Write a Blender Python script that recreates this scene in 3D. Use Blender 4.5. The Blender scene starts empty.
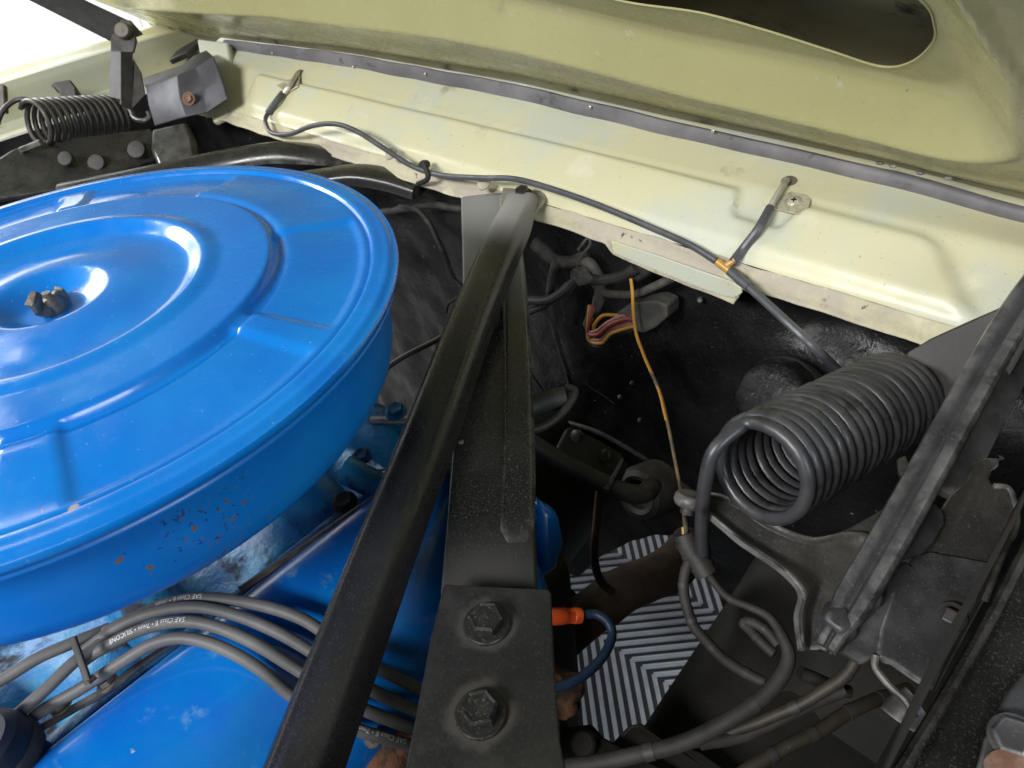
import bpy, bmesh, math, random
import numpy as np
from mathutils import Vector, Matrix, noise
random.seed(7)
SC = bpy.context.scene
COL = SC.collection
PI = math.pi

# ------------------------------------------------------------------ camera
FPX = 730.0
RM = np.array([[0.737576, 0.36708941, -0.56676892],
               [0.66755083, -0.52288247, 0.53006585],
               [-0.10177197, -0.76931092, -0.6307164]])      # camera (right, down, forward) in the car frame: X across, Y to the rear, Z up
CP = np.array([0.48865925, -0.07611483, 1.14])
cam = bpy.data.cameras.new('camera')
cam.sensor_width = 36.0
cam.lens = 36.0 * FPX / 1024.0
cam.clip_start = 0.02
cam.clip_end = 60
cam.dof.use_dof = True
cam.dof.focus_distance = 0.56
cam.dof.aperture_fstop = 18.0
cam_o = bpy.data.objects.new('camera', cam)
COL.objects.link(cam_o)
M4 = Matrix.Identity(4)
for i in range(3):
    M4[i][0] = RM[i, 0]; M4[i][1] = -RM[i, 1]; M4[i][2] = -RM[i, 2]; M4[i][3] = CP[i]
cam_o.matrix_world = M4
SC.camera = cam_o

# ------------------------------------------------------------------ light: a bright white hall, open towards the nose of the car
w = bpy.data.worlds.new('World'); SC.world = w; w.use_nodes = True
bg = w.node_tree.nodes['Background']
bg.inputs[0].default_value = (0.97, 0.985, 1.0, 1); bg.inputs[1].default_value = 0.13
def area(name, loc, target, sx, sy, power, col=(1, 1, 1)):
    l = bpy.data.lights.new(name, 'AREA'); l.shape = 'RECTANGLE'; l.size = sx; l.size_y = sy; l.energy = power; l.color = col
    o = bpy.data.objects.new(name, l); COL.objects.link(o); o.location = loc
    o.rotation_euler = (Vector(target) - Vector(loc)).to_track_quat('-Z', 'Y').to_euler()
    return o
area('hall_light_front', (0.1, -2.9, 3.05), (0.0, 0.3, 0.85), 1.7, 0.7, 168, (1.0, 0.99, 0.97))
area('wall_wash_light', (-2.7, 0.4, 3.4), (-4.6, 0.6, 1.0), 3.6, 0.8, 330, (0.97, 0.985, 1.0))  # added unseen lamp that washes the far wall white
area('hall_light_left', (-3.6, -0.9, 2.6), (-0.2, 0.1, 0.85), 1.6, 0.9, 110, (0.97, 0.985, 1.0))
area('sky_fill_right', (3.3, -0.7, 2.3), (0.3, 0.2, 0.8), 1.6, 1.0, 55, (0.86, 0.93, 1.0))  # added cool lamp standing in for bluish sky light, fills the near side
SC.view_settings.view_transform = 'Standard'
SC.view_settings.look = 'None'
SC.view_settings.gamma = 1.0
SC.view_settings.exposure = 0.0
SC.cycles.max_bounces = 5; SC.cycles.diffuse_bounces = 3; SC.cycles.glossy_bounces = 3; SC.cycles.transmission_bounces = 1
SC.cycles.caustics_reflective = False; SC.cycles.caustics_refractive = False

# ------------------------------------------------------------------ helpers
def P(px, py, d=None, X=None, Y=None, Z=None):
    r = RM @ np.array([(px - 512) / FPX, (py - 384) / FPX, 1.0])
    if d is not None: t = d
    elif X is not None: t = (X - CP[0]) / r[0]
    elif Y is not None: t = (Y - CP[1]) / r[1]
    else: t = (Z - CP[2]) / r[2]
    return Vector(CP + r * t)

def PP(l): return [P(a, b, d=c) for a, b, c in l]

def PL(pts, three, off=0.0):
    """points of a flat sheet: the plane through three pixel+depth points"""
    A = np.array([[1, a, b] for a, b, _ in three]); k = np.linalg.solve(A, np.array([1 / c for _, _, c in three]))
    return [P(q[0], q[1], d=1 / (k[0] + k[1] * q[0] + k[2] * q[1]) - off) for q in pts]

def spline(pts, k=6, closed=False):
    pts = [Vector(p) for p in pts]
    if len(pts) < 3 and not closed:
        return [pts[0].lerp(pts[1], i / k) for i in range(k + 1)]
    n = len(pts); out = []
    rng = range(n) if closed else range(n - 1)
    for i in rng:
        if closed:
            p0, p1, p2, p3 = pts[i - 1], pts[i], pts[(i + 1) % n], pts[(i + 2) % n]
        else:
            p1, p2 = pts[i], pts[i + 1]
            p0 = pts[i - 1] if i > 0 else p1 * 2 - p2
            p3 = pts[i + 2] if i + 2 < n else p2 * 2 - p1
        for j in range(k):
            t = j / k
            out.append(0.5 * ((2 * p1) + (p2 - p0) * t + (2 * p0 - 5 * p1 + 4 * p2 - p3) * t * t + (3 * p1 - p0 - 3 * p2 + p3) * t ** 3))
    if not closed: out.append(pts[-1].copy())
    return out

def frames(path, up=None):
    n = len(path); T = []
    for i in range(n):
        a = path[max(i - 1, 0)]; b = path[min(i + 1, n - 1)]
        T.append((b - a).normalized())
    N = []
    if up is not None:
        for t in T:
            u = Vector(up); u = (u - t * u.dot(t)).normalized(); N.append(u)
    else:
        u = Vector((0, 0, 1)) if abs(T[0].z) < 0.9 else Vector((1, 0, 0))
        u = (u - T[0] * u.dot(T[0])).normalized(); N.append(u)
        for i in range(1, n):
            q = T[i - 1].rotation_difference(T[i]); u = q @ u
            u = (u - T[i] * u.dot(T[i])).normalized(); N.append(u)
    return T, N

class MB:
    def __init__(s): s.v = []; s.f = []
    def add(s, vs, fs):
        o = len(s.v); s.v += [tuple(v) for v in vs]; s.f += [tuple(i + o for i in f) for f in fs]; return s
    def tube(s, path, r, n=10, caps=True, closed=False):
        T, N = frames(path); m = len(path); vs = []; fs = []
        for i in range(m):
            rr = r[i] if isinstance(r, (list, tuple)) else r
            b = T[i].cross(N[i])
            for k in range(n):
                a = 2 * PI * k / n; vs.append(path[i] + (N[i] * math.cos(a) + b * math.sin(a)) * rr)
        for i in range(m - 1 if not closed else m):
            j = (i + 1) % m
            for k in range(n):
                l = (k + 1) % n; fs.append((i * n + k, i * n + l, j * n + l, j * n + k))
        if caps and not closed:
            fs.append(tuple(range(n))[::-1]); fs.append(tuple((m - 1) * n + k for k in range(n)))
        return s.add(vs, fs)
    def sweep(s, prof, path, up, scale=None, caps=True):
        T, N = frames(path, up); m = len(path); n = len(prof); vs = []; fs = []
        for i in range(m):
            b = T[i].cross(N[i]); sc = scale[i] if scale else (1, 1)
            for (x, y) in prof: vs.append(path[i] + b * x * sc[0] + N[i] * y * sc[1])
        for i in range(m - 1):
            for k in range(n):
                l = (k + 1) % n; fs.append((i * n + k, i * n + l, (i + 1) * n + l, (i + 1) * n + k))
        if caps:
            fs.append(tuple(range(n))[::-1]); fs.append(tuple((m - 1) * n + k for k in range(n)))
        return s.add(vs, fs)
    def lathe(s, prof, c=(0, 0, 0), axis=(0, 0, 1), n=48, cap0=False, cap1=False):
        q = Vector((0, 0, 1)).rotation_difference(Vector(axis).normalized()); c = Vector(c); m = len(prof); vs = []; fs = []
        for (r, z) in prof:
            for k in range(n):
                a = 2 * PI * k / n; vs.append(c + q @ Vector((r * math.cos(a), r * math.sin(a), z)))
        for i in range(m - 1):
            for k in range(n):
                l = (k + 1) % n; fs.append((i * n + k, i * n + l, (i + 1) * n + l, (i + 1) * n + k))
        if cap0: fs.append(tuple(range(n))[::-1])
        if cap1: fs.append(tuple((m - 1) * n + k for k in range(n)))
        return s.add(vs, fs)
    def box(s, c, h, rot=None):
        c = Vector(c); vs = []
        for z in (-1, 1):
            for (x, y) in ((-1, -1), (1, -1), (1, 1), (-1, 1)):
                v = Vector((x * h[0], y * h[1], z * h[2])); vs.append(c + (rot @ v if rot else v))
        return s.add(vs, [(3, 2, 1, 0), (4, 5, 6, 7), (0, 1, 5, 4), (1, 2, 6, 5), (2, 3, 7, 6), (3, 0, 4, 7)])
    def bar(s, a, b, wx, wy, up=(0, 0, 1)):
        return s.sweep([(-wx, -wy), (wx, -wy), (wx, wy), (-wx, wy)], [Vector(a), Vector(b)], up)
    def prism(s, pts, th, away=True):
        pts = [Vector(p) for p in pts]; c = sum(pts, Vector()) / len(pts); nrm = Vector()
        for i in range(len(pts)): nrm += (pts[i] - c).cross(pts[(i + 1) % len(pts)] - c)
        nrm.normalize()
        if nrm.dot(c - Vector(CP)) < 0: nrm = -nrm; pts = pts[::-1]
        n = len(pts); vs = pts + [p + nrm * th for p in pts]
        fs = [tuple(range(n))[::-1], tuple(range(n, 2 * n))] + [(i, (i + 1) % n, (i + 1) % n + n, i + n) for i in range(n)]
        return s.add(vs, fs)
    def grid(s, fn, nu, nv, keep=None):
        vs = []; fs = []
        for i in range(nu + 1):
            for j in range(nv + 1): vs.append(fn(i / nu, j / nv))
        for i in range(nu):
            for j in range(nv):
                if keep and not keep((i + .5) / nu, (j + .5) / nv): continue
                a = i * (nv + 1) + j; fs.append((a, a + nv + 1, a + nv + 2, a + 1))
        return s.add(vs, fs)
    def hexhead(s, c, axis, r, h, rot=0.2, dome=0.0):
        q = Vector((0, 0, 1)).rotation_difference(Vector(axis).normalized()); c = Vector(c); vs = []; lev = [(r, 0), (r, h * .82), (r * .86, h), (r * .72, h * .93)]
        for (rr, z) in lev:
            for k in range(6):
                a = PI / 3 * k + rot; vs.append(c + q @ Vector((rr * math.cos(a), rr * math.sin(a), z)))
        fs = []
        for i in range(3):
            for k in range(6): fs.append((i * 6 + k, i * 6 + (k + 1) % 6, i * 6 + 6 + (k + 1) % 6, i * 6 + 6 + k))
        fs.append(tuple(18 + k for k in range(6)))
        return s.add(vs, fs)
    def ball(s, c, r, n=12, sq=(1, 1, 1)):
        c = Vector(c); vs = []; fs = []; m = n // 2
        for i in range(m + 1):
            t = PI * i / m
            for k in range(n):
                a = 2 * PI * k / n; vs.append(c + Vector((r * math.sin(t) * math.cos(a) * sq[0], r * math.sin(t) * math.sin(a) * sq[1], r * math.cos(t) * sq[2])))
        for i in range(m):
            for k in range(n): fs.append((i * n + k, i * n + n + k, i * n + n + (k + 1) % n, i * n + (k + 1) % n))
        return s.add(vs, fs)
    def warp(s, amp, scale, seed=0.0):
        o = Vector((seed, seed * 1.7, -seed)); out = []
        for v in s.v:
            v = Vector(v); out.append(tuple(v + noise.noise_vector(v * scale + o) * amp))
        s.v = out; return s
    def build(s, name, mat, parent=None, ang=35, bevel=0, solid=0, sub=0, flat=False, fix=True):
        me = bpy.data.meshes.new(name); me.from_pydata(s.v, [], s.f)
        if fix:
            b = bmesh.new(); b.from_mesh(me); bmesh.ops.remove_doubles(b, verts=b.verts, dist=1e-6); bmesh.ops.recalc_face_normals(b, faces=b.faces); b.to_mesh(me); b.free()
        me.update()
        o = bpy.data.objects.new(name, me); COL.objects.link(o); me.materials.append(mat)
        if not flat:
            me.shade_smooth(); me.set_sharp_from_angle(angle=math.radians(ang))
        if parent: o.parent = parent
        if solid:
            m = o.modifiers.new('solid', 'SOLIDIFY'); m.thickness = solid; m.offset = 0
        if bevel:
            m = o.modifiers.new('bevel', 'BEVEL'); m.width = bevel; m.segments = 3; m.limit_method = 'ANGLE'; m.angle_limit = math.radians(35); m.harden_normals = False
        if sub:
            m = o.modifiers.new('sub', 'SUBSURF'); m.levels = sub; m.render_levels = sub
        return o

def tag(o, label=None, cat=None, group=None, kind=None):
    if label: o['label'] = label
    if cat: o['category'] = cat
    if group: o['group'] = group
    if kind: o['kind'] = kind
    return o
def empty(name, label, cat, group=None):
    o = bpy.data.objects.new(name, None); COL.objects.link(o); o.empty_display_size = 0.02
    return tag(o, label, cat, group)
def sstep(a, b, x):
    t = min(max((x - a) / (b - a), 0.0), 1.0); return t * t * (3 - 2 * t)
def rrect(wx, wy, r, k=4):
    out = []
    for (cx, cy, a0) in ((wx - r, wy - r, 0), (-wx + r, wy - r, 90), (-wx + r, -wy + r, 180), (wx - r, -wy + r, 270)):
        for i in range(k + 1):
            a = math.radians(a0 + 90 * i / k); out.append((cx + r * math.cos(a), cy + r * math.sin(a)))
    return out

# ------------------------------------------------------------------ materials
def mat(name, col, rough=0.5, metal=0.0, var=None, layers=(), bump=None, bump2=None, coat=0.0, spec=0.5, rvar=0.0, spots=None, wear=None, cluster=None):
    """var=(scale, colour2, lo, hi); layers=[(colour, scale, lo, hi, detail, rough)]; bump=(scale, strength, dist)"""
    m = bpy.data.materials.new(name); m.use_nodes = True; nt = m.node_tree; N = nt.nodes; L = nt.links
    b = N['Principled BSDF']; b.inputs['Metallic'].default_value = metal; b.inputs['Coat Weight'].default_value = coat; b.inputs['Coat Roughness'].default_value = 0.12
    b.inputs['Specular IOR Level'].default_value = spec
    tc = N.new('ShaderNodeTexCoord').outputs['Object']
    def noisef(scale, detail=4, rgh=0.6, off=0.0):
        n = N.new('ShaderNodeTexNoise'); n.inputs['Scale'].default_value = scale; n.inputs['Detail'].default_value = detail; n.inputs['Roughness'].default_value = rgh
        mp = N.new('ShaderNodeMapping'); mp.inputs['Location'].default_value = (off, off * .7, -off); L.new(tc, mp.inputs[0]); L.new(mp.outputs[0], n.inputs['Vector'])
        return n.outputs['Fac']
    def ramp(fac, lo, hi):
        r = N.new('ShaderNodeMapRange'); r.interpolation_type = 'SMOOTHSTEP'; r.inputs[1].default_value = lo; r.inputs[2].default_value = hi; L.new(fac, r.inputs[0]); return r.outputs[0]
    def mixc(fac, a, c):
        x = N.new('ShaderNodeMix'); x.data_type = 'RGBA'; L.new(fac, x.inputs[0])
        for sck, val in ((x.inputs[6], a), (x.inputs[7], c)):
            if isinstance(val, tuple): sck.default_value = (*val, 1)
            else: L.new(val, sck)
        return x.outputs[2]
    def mixf(fac, a, c):
        x = N.new('ShaderNodeMix'); x.data_type = 'FLOAT'; L.new(fac, x.inputs[0])
        for sck, val in ((x.inputs[2], a), (x.inputs[3], c)):
            if isinstance(val, (int, float)): sck.default_value = val
            else: L.new(val, sck)
        return x.outputs[0]
    c = col; rr = rough; off = 1.3
    if var:
        c = mixc(ramp(noisef(var[0], 5), var[2], var[3]), col, var[1])
    if rvar:
        rr = mixf(ramp(noisef(30, 4, .6, 9.1), .3, .7), max(rough - rvar, .02), min(rough + rvar, 1.0))
    for ly in layers:
        lc, sc, lo, hi, det, lr = ly; off += 3.7
        fac = ramp(noisef(sc, det, .65, off), lo, hi)
        c = mixc(fac, c, lc); rr = mixf(fac, rr, lr)
    if spots:                                   # chips, worn patches and a painted sheen, each with its place: (position, radius), colour
        warp = N.new('ShaderNodeTexNoise'); warp.inputs['Scale'].default_value = 160; warp.inputs['Detail'].default_value = 3; L.new(tc, warp.inputs['Vector'])
        sub = N.new('ShaderNodeVectorMath'); sub.operation = 'SUBTRACT'; sub.inputs[1].default_value = (.5, .5, .5); L.new(warp.outputs['Color'], sub.inputs[0])
        scl = N.new('ShaderNodeVectorMath'); scl.operation = 'SCALE'; scl.inputs[3].default_value = 0.007; L.new(sub.outputs[0], scl.inputs[0])
        addv = N.new('ShaderNodeVectorMath'); addv.operation = 'ADD'; L.new(tc, addv.inputs[0]); L.new(scl.outputs[0], addv.inputs[1])
        for (sp, sr, scol, *soft) in spots:
            d = N.new('ShaderNodeVectorMath'); d.operation = 'DISTANCE'; L.new(addv.outputs[0], d.inputs[0]); d.inputs[1].default_value = tuple(sp)
            r_ = N.new('ShaderNodeMapRange'); r_.inputs[1].default_value = sr * 1.1; r_.inputs[2].default_value = sr * (soft[0] if soft else .85); r_.interpolation_type = 'SMOOTHSTEP'; L.new(d.outputs['Value'], r_.inputs[0])
            c = mixc(r_.outputs[0], c, scol); rr = mixf(r_.outputs[0], rr, 0.85)
    if cluster:
        for (cp, cr, csc, clo, ccol) in cluster:
            d = N.new('ShaderNodeVectorMath'); d.operation = 'DISTANCE'; L.new(tc, d.inputs[0]); d.inputs[1].default_value = tuple(cp)
            f1 = ramp(d.outputs['Value'], cr, cr * .35)
            r1 = N.new('ShaderNodeMapRange'); r1.inputs[1].default_value = cr; r1.inputs[2].default_value = cr * .3; r1.inputs[3].default_value = -.12; r1.inputs[4].default_value = 0.0; L.new(d.outputs['Value'], r1.inputs[0])
            ad = N.new('ShaderNodeMath'); ad.operation = 'ADD'; L.new(noisef(csc, 4, .6, 2.2), ad.inputs[0]); L.new(r1.outputs[0], ad.inputs[1])
            fac = ramp(ad.outputs[0], clo, clo + .02); c = mixc(fac, c, ccol); rr = mixf(fac, rr, .8)
    if wear:
        ge = N.new('ShaderNodeNewGeometry'); mu = N.new('ShaderNodeMath'); mu.operation = 'MULTIPLY'; L.new(ramp(ge.outputs['Pointiness'], .515, .60), mu.inputs[0]); L.new(ramp(noisef(60, 5, .6, 5.5), .35, .65), mu.inputs[1])
        c = mixc(mu.outputs[0], c, wear)
    for sck, val in ((b.inputs['Base Color'], c), (b.inputs['Roughness'], rr)):
        if isinstance(val, tuple): sck.default_value = (*val, 1)
        elif isinstance(val, (int, float)): sck.default_value = val
        else: L.new(val, sck)
    prev = None
    for bp in (bump, bump2):
        if not bp: continue
        bn = N.new('ShaderNodeBump'); bn.inputs['Strength'].default_value = bp[1]; bn.inputs['Distance'].default_value = bp[2]
        L.new(noisef(bp[0], 5, .6, bp[0] * .01), bn.inputs['Height'])
        if prev: L.new(prev, bn.inputs['Normal'])
        prev = bn.outputs[0]
    if prev: L.new(prev, b.inputs['Normal'])
    return m

RUST = (0.22, 0.09, 0.035)
CHIP = (0.36, 0.22, 0.13)
chips = []
for (px, py, rad) in ((184, 514, .0016), (193, 530, .0022), (184, 541, .0018), (120, 560, .003), (148, 568, .0022), (152, 574, .0015), (203, 540, .0016), (235, 517, .0022), (239, 548, .0024), (244, 549, .002), (215, 563, .0032), (227, 561, .002), (168, 571, .0016), (186, 557, .0014), (249, 530, .0012), (208, 532, .0012), (232, 556, .0012)):
    p = P(px, py, d=1.0); r = p - Vector(CP); o = Vector(CP)                       # hit the side wall of the air cleaner
    R0 = 0.203; a = r.x ** 2 + r.y ** 2; bq = 2 * (o.x * r.x + o.y * r.y); cq = o.x ** 2 + o.y ** 2 - R0 ** 2
    disc = bq * bq - 4 * a * cq
    if disc > 0: chips.append((o + r * ((-bq - math.sqrt(disc)) / (2 * a)), rad * .72, (0.17, 0.095, 0.065)))
lidchips = [(P(367, 300, Z=.9215), .0026, CHIP), (P(70, 505, Z=.9205), .0035, (.42, .36, .34)), (P(38, 507, Z=.9205), .002, CHIP), (P(149, 456, Z=.9215), .002, CHIP), (P(186, 447, Z=.9205), .0018, (.5, .5, .5)), (P(115, 482, Z=.9205), .0018, (.4, .38, .4))]
BLUE = (0.0008, 0.165, 0.60)
M = {}
M['lid_blue'] = mat('blue_enamel_lid', BLUE, .22, var=(14, (0.002, 0.20, 0.63), .4, .65), layers=[((0.12, 0.30, 0.62), 420, .69, .75, 2, .5)], coat=.5, rvar=.11, bump=(700, .05, .0004), bump2=(22, .05, .003), spots=lidchips)
M['body_blue'] = mat('blue_enamel_body', BLUE, .36, var=(10, (0.002, 0.20, 0.62), .4, .65), layers=[((0.003, 0.06, 0.27), 70, .70, .76, 6, .5), ((0.10, 0.28, 0.60), 420, .72, .78, 2, .5)], coat=.1, rvar=.06, bump=(300, .06, .0006), spots=chips, cluster=[(chips[7][0], .045, 230, .632, (0.15, 0.085, 0.06)), (chips[1][0], .05, 300, .615, (0.003, 0.05, 0.22))] )
M['engine_blue'] = mat('blue_engine_enamel', (0.002, 0.185, 0.60), .28, var=(25, (0.004, 0.15, 0.62), .35, .65), layers=[((0.10, 0.30, 0.60), 40, .60, .74, 7, .45), ((0.40, 0.45, 0.55), 140, .70, .75, 4, .6), ((0.20, 0.12, 0.10), 60, .745, .765, 3, .8), ((0.005, 0.05, 0.18), 38, .66, .80, 5, .6)], coat=.5, rvar=.1, bump=(90, .18, .0012), bump2=(500, .05, .0005))
M['cast_blue'] = mat('dirty_blue_casting', (0.006, 0.15, 0.40), .45, var=(30, (0.015, 0.24, 0.44), .35, .7), layers=[((0.012, 0.018, 0.025), 22, .50, .62, 6, .8)], bump=(120, .5, .002), bump2=(500, .2, .0008))
CREAM = (0.62, 0.60, 0.395)
M['cream'] = mat('cream_paint', CREAM, .42, var=(5, (0.62, 0.60, 0.40), .35, .7), layers=[((0.55, 0.575, 0.48), 6, .44, .62, 7, .5), ((0.68, 0.66, 0.50), 17, .58, .74, 7, .4), ((0.34, 0.31, 0.20), 330, .66, .73, 3, .7), ((0.36, 0.33, 0.225), 18, .60, .76, 8, .7), ((0.20, 0.165, 0.11), 95, .735, .76, 5, .8)], coat=.12, rvar=.1, bump=(60, .06, .001))
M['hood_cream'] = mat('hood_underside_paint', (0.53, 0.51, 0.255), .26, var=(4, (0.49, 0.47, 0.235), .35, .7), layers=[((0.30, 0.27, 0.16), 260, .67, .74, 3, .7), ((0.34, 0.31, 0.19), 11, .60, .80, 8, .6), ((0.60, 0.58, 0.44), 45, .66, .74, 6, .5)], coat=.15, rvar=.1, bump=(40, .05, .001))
M['hood_inside'] = mat('brown_primer_inside_hood', (0.24, 0.22, 0.13), .6, var=(9, (0.32, 0.30, 0.18), .4, .7), layers=[((0.05, 0.04, 0.035), 20, .55, .7, 5, .9)])
M['primer'] = mat('stained_seam_sealer', (0.44, 0.395, 0.32), .75, var=(12, (0.53, 0.50, 0.35), .42, .58), layers=[((0.16, 0.13, 0.12), 40, .62, .74, 6, .9), ((0.58, 0.55, 0.38), 26, .58, .66, 7, .55), ((0.09, 0.075, 0.065), 60, .66, .72, 6, .9)], bump=(90, .7, .003))
M['rubber_strip'] = mat('grey_weatherstrip', (0.115, 0.112, 0.125), .6, var=(16, (0.19, 0.185, 0.20), .35, .7), layers=[((0.05, 0.048, 0.05), 50, .6, .72, 5, .8)], bump=(180, .3, .001))
M['firewall'] = mat('black_tar_firewall', (0.007, 0.007, 0.008), .40, var=(9, (0.013, 0.013, 0.0135), .4, .7), layers=[((0.028, 0.027, 0.026), 14, .60, .82, 8, .8), ((0.030, 0.029, 0.028), 500, .60, .70, 3, .8), ((0.10, 0.095, 0.09), 130, .755, .775, 1, .8)], bump=(38, .45, .005), bump2=(190, .5, .0014), rvar=.12, spec=.35)
M['black'] = mat('black_satin_paint', (0.015, 0.015, 0.0152), .28, var=(14, (0.024, 0.0235, 0.023), .4, .7), layers=[((0.040, 0.038, 0.035), 900, .56, .70, 3, .55), ((0.045, 0.043, 0.040), 18, .62, .82, 7, .6)], bump=(420, .12, .0005), rvar=.08, spots=[(P(487, 624, Z=.79), .0175, (0.040, 0.037, 0.033), .75), (P(481, 714, Z=.79), .019, (0.050, 0.043, 0.036), .7), (P(512, 215, d=.73), .075, (0.30, 0.298, 0.285), .05)], wear=(0.10, 0.098, 0.092))  # last spot paints a sheen onto the upper end of the narrow brace
M['black_dusty'] = mat('black_dusty_paint', (0.010, 0.010, 0.0102), .42, var=(14, (0.026, 0.025, 0.024), .42, .7), layers=[((0.085, 0.080, 0.068), 800, .56, .68, 3, .8), ((0.06, 0.057, 0.052), 12, .60, .82, 6, .7)], bump=(420, .3, .0008), wear=(0.11, 0.105, 0.095))
M['column'] = mat('dusty_black_column', (0.015, 0.014, 0.012), .65, var=(16, (0.027, 0.025, 0.021), .4, .7), layers=[((0.08, 0.075, 0.065), 300, .66, .74, 3, .9)], bump=(150, .3, .0015))
M['plate_pale'] = mat('pale_worn_plate', (0.20, 0.195, 0.165), .5, var=(30, (0.30, 0.29, 0.25), .4, .65), layers=[((0.05, 0.048, 0.042), 50, .6, .72, 6, .7)], bump=(250, .2, .0008))
M['plate_brown'] = mat('brown_black_sheet', (0.024, 0.022, 0.021), .45, var=(7, (0.062, 0.055, 0.049), .40, .68), layers=[((0.010, 0.0095, 0.009), 30, .56, .70, 7, .5), ((0.12, 0.11, 0.09), 240, .70, .80, 3, .9)], bump=(200, .2, .0008))
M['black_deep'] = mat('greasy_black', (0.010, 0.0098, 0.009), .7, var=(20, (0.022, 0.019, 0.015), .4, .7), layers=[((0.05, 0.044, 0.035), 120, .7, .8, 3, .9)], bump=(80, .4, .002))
M['hinge_grey'] = mat('dark_grey_hinge_paint', (0.028, 0.028, 0.032), .36, var=(18, (0.058, 0.058, 0.063), .38, .7), layers=[((0.085, 0.085, 0.084), 800, .57, .72, 3, .6), ((0.16, 0.09, 0.05), 55, .72, .80, 5, .9)], bump=(300, .2, .0007), rvar=.1, wear=(0.22, 0.218, 0.215))
M['dusty_grey'] = mat('dusty_steel', (0.026, 0.0255, 0.025), .45, var=(14, (0.070, 0.068, 0.062), .42, .70), layers=[((0.03, 0.028, 0.025), 40, .58, .75, 6, .8), ((0.085, 0.083, 0.076), 700, .57, .72, 3, .8), ((0.20, 0.12, 0.06), 70, .72, .80, 5, .9)], bump=(260, .35, .001), wear=(0.24, 0.235, 0.22))
M['spring'] = mat('grey_spring_steel', (0.055, 0.056, 0.062), .40, metal=.35, var=(30, (0.085, 0.085, 0.09), .4, .7), layers=[((0.018, 0.017, 0.016), 26, .54, .68, 6, .6), ((0.10, 0.062, 0.042), 48, .66, .76, 6, .8), ((0.15, 0.14, 0.12), 160, .66, .8, 3, .7)], rvar=.1, bump=(300, .12, .0006))
M['spring_far'] = mat('brown_black_spring_steel', (0.055, 0.052, 0.05), .42, metal=.3, var=(30, (0.10, 0.09, 0.082), .4, .7), rvar=.1)
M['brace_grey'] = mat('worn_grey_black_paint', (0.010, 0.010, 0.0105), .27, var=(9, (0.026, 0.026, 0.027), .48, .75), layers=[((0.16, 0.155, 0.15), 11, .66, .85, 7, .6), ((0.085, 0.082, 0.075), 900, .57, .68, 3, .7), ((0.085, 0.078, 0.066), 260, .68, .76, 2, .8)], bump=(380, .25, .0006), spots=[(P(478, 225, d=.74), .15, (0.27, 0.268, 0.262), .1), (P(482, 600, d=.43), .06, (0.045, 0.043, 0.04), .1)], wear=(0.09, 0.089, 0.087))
M['box_grey'] = mat('purple_grey_sheet', (0.040, 0.040, 0.050), .5, var=(14, (0.085, 0.085, 0.104), .35, .7), layers=[((0.06, 0.055, 0.06), 22, .58, .75, 6, .7)], bump=(120, .15, .001))
M['wire_grey'] = mat('grey_ignition_wire', (0.105, 0.105, 0.11), .55, var=(35, (0.15, 0.145, 0.14), .35, .7), layers=[((0.045, 0.042, 0.04), 50, .6, .78, 6, .8), ((0.24, 0.20, 0.16), 180, .72, .8, 3, .9)], bump=(300, .12, .0005))
M['wire_dust'] = mat('dusty_black_cable', (0.015, 0.0145, 0.0135), .7, var=(40, (0.038, 0.036, 0.032), .35, .7), bump=(300, .3, .0007))
M['harness'] = mat('dusty_harness_tape', (0.060, 0.056, 0.050), .8, var=(45, (0.11, 0.102, 0.09), .35, .7), layers=[((0.02, 0.019, 0.018), 60, .55, .7, 5, .8)], bump=(160, .5, .002))
M['wire_brown'] = mat('greasy_brown_cable', (0.020, 0.017, 0.012), .6, var=(40, (0.040, 0.032, 0.022), .35, .7), layers=[((0.35, 0.28, 0.12), 330, .76, .8, 2, .4)], bump=(300, .2, .0006))
M['hose'] = mat('grey_washer_hose', (0.062, 0.064, 0.075), .38, var=(40, (0.10, 0.10, 0.11), .35, .7), rvar=.08)
M['wire_blue'] = mat('blue_cable', (0.011, 0.026, 0.062), .45, var=(40, (0.018, 0.042, 0.095), .35, .7))
M['wire_yellow'] = mat('yellow_wire', (0.55, 0.27, 0.03), .5, var=(60, (0.42, 0.20, 0.04), .35, .7))
M['wire_yellow_dust'] = mat('faded_yellow_wire', (0.22, 0.155, 0.07), .65, var=(70, (0.12, 0.10, 0.07), .4, .6))
M['wire_red'] = mat('red_wire', (0.36, 0.05, 0.05), .55, var=(70, (0.22, 0.07, 0.06), .35, .7))
M['wire_pink'] = mat('faded_pink_wire', (0.40, 0.20, 0.15), .6, var=(70, (0.25, 0.13, 0.10), .35, .7))
M['copper'] = mat('copper_wire', (0.70, 0.42, 0.30), .35, metal=.7)
M['orange'] = mat('orange_terminal_boot', (0.75, 0.10, 0.02), .42, var=(50, (0.62, 0.075, 0.02), .35, .7), layers=[((0.25, 0.10, 0.06), 120, .66, .76, 4, .7)])
M['tan'] = mat('amber_tee', (0.52, 0.29, 0.06), .35, var=(60, (0.42, 0.22, 0.05), .35, .7))
M['connector'] = mat('dusty_rubber_plug', (0.045, 0.044, 0.040), .75, var=(40, (0.10, 0.096, 0.082), .38, .68), bump=(200, .35, .0012))
M['rubber'] = mat('black_rubber', (0.022, 0.021, 0.021), .6, var=(30, (0.055, 0.052, 0.048), .35, .75), bump=(150, .25, .001))
M['rust'] = mat('rusty_cast_iron', (0.12, 0.052, 0.026), .9, var=(32, (0.028, 0.016, 0.011), .45, .57), layers=[((0.30, 0.14, 0.06), 75, .58, .70, 6, .9), ((0.03, 0.02, 0.018), 40, .62, .72, 5, .9)], bump=(110, .8, .003))
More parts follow.
